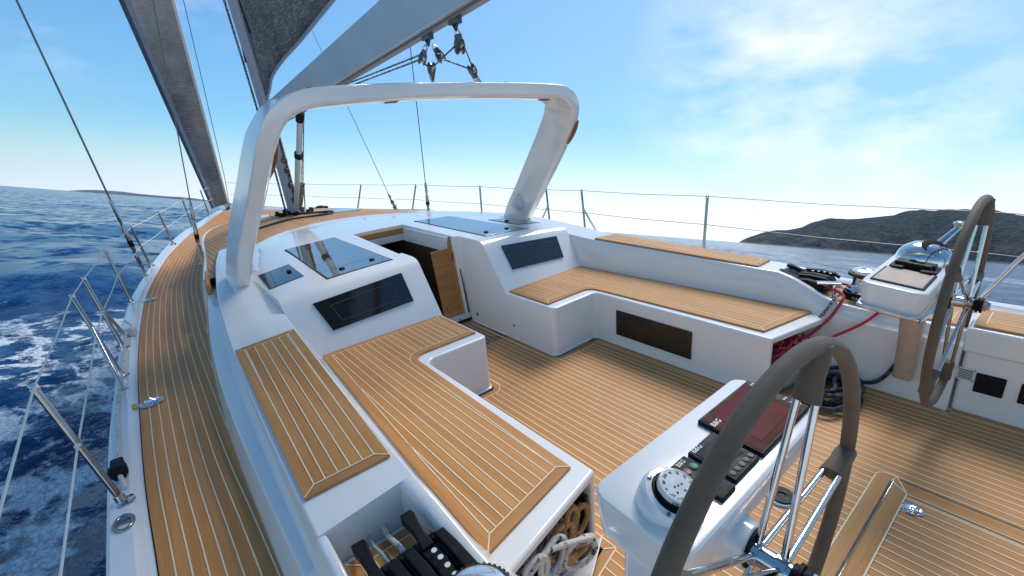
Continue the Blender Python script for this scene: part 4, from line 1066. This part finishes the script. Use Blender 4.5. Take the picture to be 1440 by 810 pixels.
# small deck jammer and winch handle on the starboard platform
mb = MB(); mb.box((1.60, 1.04, .60), (.055, .15, .014), Matrix.Rotation(.5, 3, 'Z')); mb.tube([(1.58, 1.0, .595), (1.575, .99, .50)], .012, 8)
tag(mb.build('winch_handle', STEEL, None, None, .004, origin=(1.6, 1.04, .5)), 'flat white metal winch handle standing beside the starboard winch', 'lever')
mb = MB(); mb.lathe([(.045, 0), (.045, .01), (.03, .022), (.001, .024)], (1.545, .60, .503), (0, 0, 1), 20); mb.box((1.545, .60, .525), (.02, .10, .012))
tag(mb.build('platform_cleat', BLACK, None, 40, .003, origin=(1.545, .6, .503)), 'small black fitting on the starboard platform beneath the console', 'cleat')
# open flap of the port rope locker
mb = MB(); mb.loft([[(-.845, 1.085, .012), (-.845, 1.085, .03), (-.80, 1.085, .055), (-.80, 1.085, .042)], [(-1.36, .985, .012), (-1.36, .985, .03), (-1.33, .80, .055), (-1.33, .80, .042)]])
tag(mb.build('locker_flap', GELDK, None, None, .006, origin=(-1.1, 1.03, .018)), 'white flap hanging open below the port rope locker', 'flap')

# deck fittings
def pad(x, y, label, r=.042, ry=1.9, z=.373):
    mb = MB(); secs = []
    for q, h in ((1, 0), (1, .004), (.8, .010), (.3, .013), (.01, .0135)): secs.append([(x + r * 1.5 * q * math.cos(a), y + r * .8 * ry * q * math.sin(a), z + h) for a in [2 * PI * k / 28 for k in range(28)]])
    mb.loft(secs); mb.tube([(x - .02, y, z + .012), (x, y, z + .03), (x + .02, y, z + .012)], .004, 6)
    tag(mb.build('deck_fairlead', STEEL, None, 50, origin=(x, y, z)), label, 'deck fitting', 'chrome fittings on the port deck')
pad(-2.262, 3.436, 'oval chrome plate on the port side deck beside the yellow tag')
pad(-2.125, 6.136, 'oval chrome plate farther forward on the port side deck')
mb = MB(); mb.bb(-2.362, -2.335, 3.43, 3.50, .372, .376); tag(mb.build('yellow_tag', simple('yellow sticker', (.62, .46, .03), .6), None, None, origin=(-2.35, 3.46, .372)), 'small yellow sticker on the port deck edge', 'sticker')
mb = MB(); P = [(-2.415 + .032 * math.cos(a), 2.264 + .05 * math.sin(a), .392) for a in [2 * PI * k / 24 for k in range(24)]]; mb.tube(P, .0075, 8, True); mb.tube([(-2.447, 2.264, .392), (-2.383, 2.264, .392)], .006, 8); mb.tube([(-2.44, 2.285, .392), (-2.39, 2.285, .392)], .006, 8)
tag(mb.build('deck_filler', STEELD, None, 60, origin=(-2.415, 2.264, .388)), 'small oval metal fitting on the white port rail, nearest the camera', 'deck fitting')
rope('rail_line', [(-2.422, 2.72, .405), (-2.422, 3.0, .40), (-2.424, 3.4, .40), (-2.40, 3.9, .405), (-2.372, 4.35, .41), (-2.35, 4.75, .44), (-2.335, 5.0, .42), (-2.30, 5.15, .40), (-2.34, 5.25, .45)], .010, R_WHITE, 'white braided line lying along the port toe rail', None)
o = thing('rail_block', 'black block on the white port rail at the end of the braided line', 'block', (-2.42, 2.67, .388))
mb = MB(); mb.box((-2.42, 2.67, .425), (.052, .10, .07)); mb.box((-2.42, 2.64, .43), (.072, .05, .05)); mb.build('block_body', BLACK, o, None, .010, origin=(-2.42, 2.67, .388))
mb = MB(); mb.tube([(-2.42, 2.64, .42), (-2.41, 2.57, .402), (-2.405, 2.52, .396)], .010, 8); mb.build('lashing', R_WHITE, o, 60, origin=(-2.42, 2.67, .388))
mb = MB(); mb.lathe([(.05, 0), (.05, .05), (.035, .07), (.001, .072)], (-2.32, 4.97, .385), (0, 0, 1), 18); tag(mb.build('rail_fairlead', GELDK, None, 40, origin=(-2.32, 4.97, .385)), 'white fairlead on the port rail by the gate stanchions', 'deck fitting')
# flush hatch on the foredeck by the mast, and low gear on the far deck
mb = MB(); zf = lambda x, y: fore_z(x, y)
q = [(.22, 7.35), (.80, 7.35), (.80, 7.95), (.22, 7.95)]
mb.add([(x, y, fore_z(x, y) + .003) for x, y in q] + [(x, y, fore_z(x, y) + .016) for x, y in q], [(4, 5, 6, 7), (0, 1, 5, 4), (1, 2, 6, 5), (2, 3, 7, 6), (3, 0, 4, 7)])
h = mb.build('foredeck_hatch', MIRROR, yacht, None)
mb = MB(); zf = lambda x, y: fore_z(x, y)
q = [(-.75, 8.3), (-.25, 8.3), (-.25, 8.9), (-.75, 8.9)]
mb.add([(x, y, fore_z(x, y) + .003) for x, y in q] + [(x, y, fore_z(x, y) + .016) for x, y in q], [(4, 5, 6, 7), (0, 1, 5, 4), (1, 2, 6, 5), (2, 3, 7, 6), (3, 0, 4, 7)])
mb.build('foredeck_hatch', MIRROR, yacht, None)
rope('halyard_tail', [(-.05, 7.9, .78), (.35, 7.45, .80), (.2, 7.2, .80), (-.3, 7.3, .80), (-.9, 7.1, .76)], .014, R_GREY, 'dark halyard tails led aft from the mast foot', None)
mb = MB(); mb.lathe([(.10, 0), (.10, .05), (.07, .10), (.001, .11)], (1.05, 10.2, .47), (0, 0, 1), 14); mb.box((1.05, 10.2, .52), (.30, .12, .06)); tag(mb.build('deck_winch', BLACK, None, None, .01, origin=(1.05, 10.2, .47)), 'low dark deck gear on the far side of the foredeck', 'deck gear')
mb = MB()
for dx in (-.05, .05): mb.tube([(-1.55 , 6.2 + dx * 8, .62), (-1.55, 6.2 + dx * 8, .66)], .01, 8)
mb.tube(catmull([(-1.50, 6.9, .60), (-1.525, 6.8, .665), (-1.56, 6.3, .67), (-1.63, 5.4, .69), (-1.69, 4.8, .70), (-1.70, 4.7, .64)], 5), .022, 10)
tag(mb.build('deck_handrail', TEAK, None, 50, origin=(-1.6, 5.8, .6)), 'wooden handrail along the port coachroof side behind the arch leg', 'handrail')

# ================================================================== heel the boat
for o in BOAT:
    o.matrix_world = HEEL @ o.matrix_basis
for o in [o for o in SC.objects if o.parent is None and o not in BOAT]: print('UNTAGGED', o.name)

# ================================================================== SEA
SEA_Z = -1.05
rnd = np.random.default_rng(4)
CX, CY = -2.4, 0.0
nr, na = 300, 420
rr = 1.2 * (16000 / 1.2) ** (np.linspace(0, 1, nr)); aa = np.linspace(-math.radians(75), math.radians(150), na)   # azimuth from bow to starboard
Rg, Ag = np.meshgrid(rr, aa, indexing='ij')
X = CX + Rg * np.sin(Ag); Y = CY + Rg * np.cos(Ag); Z = np.zeros_like(X)
cell = np.maximum(Rg * (aa[1] - aa[0]), Rg * (rr[1] / rr[0] - 1))
for k in range(70):
    lam = .5 * (34 / .5) ** (k / 69); th = rnd.normal(math.radians(205), .55); amp = .0036 * lam ** .92 * rnd.uniform(.6, 1.2)
    kk = 2 * PI / lam; ph = rnd.uniform(0, 2 * PI); p = kk * (X * math.sin(th) + Y * math.cos(th)) + ph
    fade = np.clip((lam / cell - 2.5) / 3, 0, 1)
    w = np.sin(p); Z += fade * amp * (w + .35 * (np.cos(2 * p)) * (lam < 12))
near = np.clip((np.hypot(X + 0, (Y - 5) * .4) - 2.0) / 3, .25, 1); Z *= near
verts = np.stack([X, Y, SEA_Z + Z], -1).reshape(-1, 3)
idx = np.arange(nr * na).reshape(nr, na)
faces = np.stack([idx[:-1, :-1], idx[1:, :-1], idx[1:, 1:], idx[:-1, 1:]], -1).reshape(-1, 4)
me = bpy.data.meshes.new('sea'); me.from_pydata(verts.tolist(), [], faces.tolist())
for p in me.polygons: p.use_smooth = True
sea = bpy.data.objects.new('sea', me); COL.objects.link(sea); sea['kind'] = 'structure'
m, nt, b = new_mat('sea water')
v = coords(nt)
n1 = noise(nt, coords(nt, (1, .55, 1), (0, 0, -.5)), 1.1, 6, .62); n2 = noise(nt, coords(nt, (1, .6, 1), (0, 0, -.4)), 7, 4, .6); n3 = noise(nt, coords(nt, (1, .5, 1), (0, 0, -.45)), .12, 5, .6)
big = noise(nt, v, .05, 3)
c = ramp(nt, n1, [(.3, (.001, .024, .085)), (.7, (.002, .055, .175))])
# foam of the bow wave and wake close to the port side
sx = N(nt, 'ShaderNodeSeparateXYZ'); tc = N(nt, 'ShaderNodeTexCoord'); L(nt, tc.outputs['Object'], sx.inputs[0])
fx = mapr(nt, sx.outputs['X'], -6.5, -3.6); fy1 = mapr(nt, sx.outputs['Y'], 12.3, 11.2); fxr = mapr(nt, sx.outputs['X'], 3.0, -1.0)
fy2 = mapr(nt, sx.outputs['Y'], -30, 4, .35, 1)
mask = math_(nt, 'MULTIPLY', math_(nt, 'MULTIPLY', fx, fxr), math_(nt, 'MULTIPLY', fy1, fy2))
wv = noise(nt, coords(nt, (1.3, .8, 1), (0, 0, -.55)), 1.0, 10, .74)
ws = N(nt, 'ShaderNodeTexVoronoi', feature='DISTANCE_TO_EDGE'); ws.inputs['Scale'].default_value = 3.6
wm = N(nt, 'ShaderNodeMapping'); wm.inputs['Scale'].default_value = (1.0, .7, 1)
dn = N(nt, 'ShaderNodeTexNoise'); dn.inputs['Scale'].default_value = 2.2; dn.inputs['Detail'].default_value = 5
L(nt, tc.outputs['Object'], dn.inputs['Vector'])
av = N(nt, 'ShaderNodeMix', data_type='VECTOR'); av.inputs[0].default_value = .42; L(nt, tc.outputs['Object'], av.inputs[4]); L(nt, dn.outputs['Color'], av.inputs[5])
L(nt, av.outputs[1], wm.inputs['Vector']); L(nt, wm.outputs[0], ws.inputs['Vector'])
lace = mapr(nt, ws.outputs['Distance'], .16, .0)
patch = mapr(nt, wv, .50, .64)
fo = math_(nt, 'ADD', math_(nt, 'MULTIPLY', lace, mapr(nt, wv, .42, .58)), math_(nt, 'MULTIPLY', patch, .8))
fo = math_(nt, 'ADD', fo, math_(nt, 'MULTIPLY', mapr(nt, sx.outputs['X'], -3.5, -2.6, 0, .22), mapr(nt, wv, .36, .56)))
fo = math_(nt, 'MULTIPLY', fo, mask)
fo = math_(nt, 'MINIMUM', mapr(nt, fo, .16, .6), 1.0)
fine = noise(nt, v, 26, 6, .7)
fo = math_(nt, 'MULTIPLY', fo, mapr(nt, fine, .32, .62, .25, 1))
c = mixc(nt, fo, c, (.80, .86, .90))
L(nt, c, b.inputs['Base Color'])
L(nt, mapr(nt, fo, 0, 1, .14, .75), b.inputs['Roughness']); b.inputs['Specular IOR Level'].default_value = .30
b.inputs['IOR'].default_value = 1.33
b1 = N(nt, 'ShaderNodeBump'); b1.inputs['Strength'].default_value = .8; b1.inputs['Distance'].default_value = 2.2; L(nt, n3, b1.inputs['Height'])
b2 = N(nt, 'ShaderNodeBump'); b2.inputs['Strength'].default_value = .6; b2.inputs['Distance'].default_value = .28; L(nt, n1, b2.inputs['Height']); L(nt, b1.outputs[0], b2.inputs['Normal'])
b3 = N(nt, 'ShaderNodeBump'); b3.inputs['Strength'].default_value = .5; b3.inputs['Distance'].default_value = .035; L(nt, n2, b3.inputs['Height']); L(nt, b2.outputs[0], b3.inputs['Normal'])
nv = N(nt, 'ShaderNodeTexNoise'); nv.inputs['Scale'].default_value = .9; nv.inputs['Detail'].default_value = 5; nv.inputs['Roughness'].default_value = .6
L(nt, coords(nt, (1, .6, 1), (0, 0, -.45)), nv.inputs['Vector'])
s1 = N(nt, 'ShaderNodeVectorMath', operation='SUBTRACT'); L(nt, nv.outputs['Color'], s1.inputs[0]); s1.inputs[1].default_value = (.5, .5, .5)
s2 = N(nt, 'ShaderNodeVectorMath', operation='MULTIPLY'); L(nt, s1.outputs[0], s2.inputs[0]); s2.inputs[1].default_value = (1.7, 1.7, 0)
s3 = N(nt, 'ShaderNodeVectorMath', operation='ADD'); L(nt, s2.outputs[0], s3.inputs[0]); L(nt, b3.outputs[0], s3.inputs[1])
s4 = N(nt, 'ShaderNodeVectorMath', operation='NORMALIZE'); L(nt, s3.outputs[0], s4.inputs[0])
L(nt, s4.outputs[0], b.inputs['Normal'])
me.materials.append(m)

# ================================================================== LAND
def headland(name, dist, depth, prof, mat, seed, rough=1., kind='structure', az_step=.18):
    """terrain strip: prof lists (azimuth deg, elevation deg of the ridge seen from the boat)"""
    rg = np.random.default_rng(seed); f = pchip(prof); a0, a1 = prof[0][0], prof[-1][0]
    A = np.arange(a0, a1 + .001, az_step); D = np.linspace(0, 1, 26)
    def fb(a, d):
        s = 0
        for (k, kd, ph, am) in octs: s += am * math.sin(k * a + kd * d * 6 + ph)
        return s
    octs = [(2 ** q * .55, 2 ** q * .5 * rg.uniform(-1, 1), rg.uniform(0, 6.3), .5 ** q) for q in range(6)]
    vs = []; 
    for a in A:
        h = math.tan(math.radians(f(a))) * (dist + depth * .75)
        for d in D:
            r = dist * (1 + .012 * math.sin(a * 1.7) * (1 - d)) + depth * d
            prof_ = math.sin(min(1, d / .75) * PI / 2) ** .8 if d <= .75 else 1 - .35 * (d - .75) / .25
            z = h * prof_ * (1 + rough * .10 * fb(a, d) * min(1, 4 * d) * (1 - .8 * (abs(d - .75) < .02))) 
            vs.append((CX + r * math.sin(math.radians(a)), CY + r * math.cos(math.radians(a)), SEA_Z - .5 + z + (0 if d > 0 else -3)))
    n = len(D); fs = [(i * n + j, i * n + j + 1, (i + 1) * n + j + 1, (i + 1) * n + j) for i in range(len(A) - 1) for j in range(n - 1)]
    me = bpy.data.meshes.new(name); me.from_pydata(vs, [], fs); me.materials.append(mat)
    for p in me.polygons: p.use_smooth = True
    o = bpy.data.objects.new(name, me); COL.objects.link(o); o['kind'] = kind; return o
m, nt, b = new_mat('scrub covered headland with haze tint')
v = coords(nt); big = noise(nt, v, .006, 6, .65); sm = noise(nt, v, .05, 5, .7); rk = noise(nt, coords(nt, (1, 1, .4)), .012, 6, .7)
c = ramp(nt, sm, [(.38, (.016, .029, .044)), (.5, (.031, .050, .062)), (.62, (.068, .084, .082))])  # bluish dark tones put haze and backlit shade into the scrub colour
sz = N(nt, 'ShaderNodeSeparateXYZ'); tc = N(nt, 'ShaderNodeTexCoord'); L(nt, tc.outputs['Object'], sz.inputs[0])
low = mapr(nt, sz.outputs['Z'], 130, 5, 0, 1)
rock = math_(nt, 'MULTIPLY', mapr(nt, rk, .48, .60), mapr(nt, low, 0, 1, .12, 1))
c = mixc(nt, rock, c, (.14, .122, .115)); c = mixc(nt, mapr(nt, sz.outputs['Z'], 7, 2, 0, .8), c, (.30, .20, .15))
L(nt, c, b.inputs['Base Color']); b.inputs['Roughness'].default_value = .95; b.inputs['Specular IOR Level'].default_value = .1
bump(nt, b, sm, 1.0, 14)
headland('headland_hill', 2600, 900, [(65.9, 0.02), (66.6, .55), (67.4, .95), (69.0, 1.45), (71.4, 1.9), (72.6, 2.55), (74.3, 3.0), (77.0, 3.45), (80.2, 3.95), (82.5, 4.15), (86, 4.15), (90, 4.0), (96, 3.4), (104, 2.2), (110, .1)], m, 5, .6)
far = simple('distant island tinted blue for haze', (.075, .10, .125), .95, var=.3, vscale=.002)  # pale blue base stands in for the fade of distance haze
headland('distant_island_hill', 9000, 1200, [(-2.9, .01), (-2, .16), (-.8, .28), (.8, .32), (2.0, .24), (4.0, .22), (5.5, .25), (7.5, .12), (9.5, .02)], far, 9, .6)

# haze: even sea air round the camera and everything
mb = MB(); mb.bb(-17000, 17000, -17000, 17000, SEA_Z - 4.5, 600)
m = bpy.data.materials.new('sea haze'); m.use_nodes = True; nt = m.node_tree
for n in list(nt.nodes):
    if n.type == 'BSDF_PRINCIPLED': nt.nodes.remove(n)
pv = N(nt, 'ShaderNodeVolumePrincipled'); pv.inputs['Color'].default_value = (.78, .88, 1, 1); pv.inputs['Density'].default_value = 8e-6; pv.inputs['Anisotropy'].default_value = .2
L(nt, pv.outputs[0], nt.nodes['Material Output'].inputs['Volume'])
USE_HAZE = True
if USE_HAZE:
    hz = mb.build('haze', m, None, None); hz['kind'] = 'stuff'

# ================================================================== SKY, SUN, CAMERA
SUN_AZ, SUN_EL = math.radians(70), math.radians(61)
w = bpy.data.worlds.new('World'); SC.world = w; w.use_nodes = True; nt = w.node_tree
bg = nt.nodes['Background']
sky = N(nt, 'ShaderNodeTexSky', sky_type='NISHITA'); sky.sun_disc = False
sky.sun_elevation = SUN_EL; sky.sun_rotation = SUN_AZ; sky.air_density = 1.2; sky.dust_density = .7; sky.ozone_density = 2.2
tc = N(nt, 'ShaderNodeTexCoord'); D = tc.outputs['Generated']
# thin cirrus
mp = N(nt, 'ShaderNodeMapping'); mp.inputs['Scale'].default_value = (2.2, 2.2, 5); L(nt, D, mp.inputs['Vector'])
cn = noise(nt, mp.outputs[0], 1.35, 8, .56)
mp2 = N(nt, 'ShaderNodeMapping'); mp2.inputs['Scale'].default_value = (4, 1.4, 9); mp2.inputs['Rotation'].default_value = (0, .3, .6); L(nt, D, mp2.inputs['Vector'])
cn2 = noise(nt, mp2.outputs[0], 1.6, 8, .6)
def lobe(az, el, c0, c1):
    d = N(nt, 'ShaderNodeVectorMath', operation='DOT_PRODUCT'); L(nt, D, d.inputs[0]); a, e = math.radians(az), math.radians(el)
    d.inputs[1].default_value = (math.cos(e) * math.sin(a), math.cos(e) * math.cos(a), math.sin(e))
    return mapr(nt, d.outputs['Value'], math.cos(math.radians(c0)), math.cos(math.radians(c1)))
veil = math_(nt, 'MULTIPLY', lobe(69, 17, 17, 3), mapr(nt, cn, .38, .66))
veil2 = math_(nt, 'MULTIPLY', lobe(86, 9, 12, 3), mapr(nt, cn, .40, .66, 0, .55))
wisps = math_(nt, 'MULTIPLY', lobe(-4, 24, 17, 4), mapr(nt, cn2, .48, .70, 0, .35))
allc = math_(nt, 'MINIMUM', math_(nt, 'ADD', math_(nt, 'ADD', math_(nt, 'MULTIPLY', veil, .95), veil2), wisps), .92)
sxyz = N(nt, 'ShaderNodeSeparateXYZ'); L(nt, D, sxyz.inputs[0])
hz_ = N(nt, 'ShaderNodeMapRange', interpolation_type='SMOOTHERSTEP'); L(nt, sxyz.outputs['Z'], hz_.inputs[0])
hgt = N(nt, 'ShaderNodeMapRange'); ds = N(nt, 'ShaderNodeVectorMath', operation='DOT_PRODUCT'); L(nt, D, ds.inputs[0]); ds.inputs[1].default_value = (math.sin(math.radians(66)), math.cos(math.radians(66)), 0)
L(nt, ds.outputs['Value'], hgt.inputs[0])
for i, q in enumerate((.25, .98, .13, .23)): hgt.inputs[i + 1].default_value = q
L(nt, hgt.outputs[0], hz_.inputs[1])
for i, q in enumerate((-.05, 0, 1.0)): hz_.inputs[i + 2].default_value = q
SKYTINT = mixc(nt, 1.0, sky.outputs[0], (.66, 1.07, 1.30), 'MULTIPLY')
glow = mixc(nt, mapr(nt, ds.outputs['Value'], .2, .97), (6.8, 7.9, 9.3), (10.6, 11.3, 12.2))
col = mixc(nt, hz_.outputs[0], SKYTINT, glow)
col = mixc(nt, math_(nt, 'MULTIPLY', lobe(78, 22, 62, 8), .16), col, (8.4, 9.9, 11.6))
col = mixc(nt, allc, col, (10.5, 10.4, 10.9))
L(nt, col, bg.inputs['Color']); bg.inputs['Strength'].default_value = .075
sd = bpy.data.lights.new('sun', 'SUN'); sd.energy = 1.95; sd.angle = math.radians(26); sd.color = (1, .95, .88)
so = bpy.data.objects.new('sun', sd); COL.objects.link(so)
dv = Vector((math.cos(SUN_EL) * math.sin(SUN_AZ), math.cos(SUN_EL) * math.cos(SUN_AZ), math.sin(SUN_EL)))
so.rotation_euler = dv.to_track_quat('Z', 'Y').to_euler()

cd = bpy.data.cameras.new('camera'); cam = bpy.data.objects.new('camera', cd); COL.objects.link(cam)
yaw, pitch, roll = map(math.radians, (38.267, 18.849, -4.653))
f = Vector((math.sin(yaw) * math.cos(pitch), math.cos(yaw) * math.cos(pitch), -math.sin(pitch)))
r0 = Vector((math.cos(yaw), -math.sin(yaw), 0)); u0 = r0.cross(f)
r1 = r0 * math.cos(roll) + u0 * math.sin(roll); u1 = u0 * math.cos(roll) - r0 * math.sin(roll)
M = Matrix((r1, u1, -f)).transposed().to_4x4(); M.translation = Vector((-2.066, 0, 1.809))
cam.matrix_world = HEEL @ M
cd.sensor_width = 36; cd.lens = 658.95 / 1440 * 36; cd.clip_start = .05; cd.clip_end = 90000
SC.camera = cam
SC.view_settings.view_transform = 'Standard'; SC.view_settings.look = 'None'; SC.view_settings.gamma = 1
SC.view_settings.use_curve_mapping = False; SC.view_settings.exposure = .66
SC.cycles.max_bounces = 8; SC.cycles.use_denoising = True
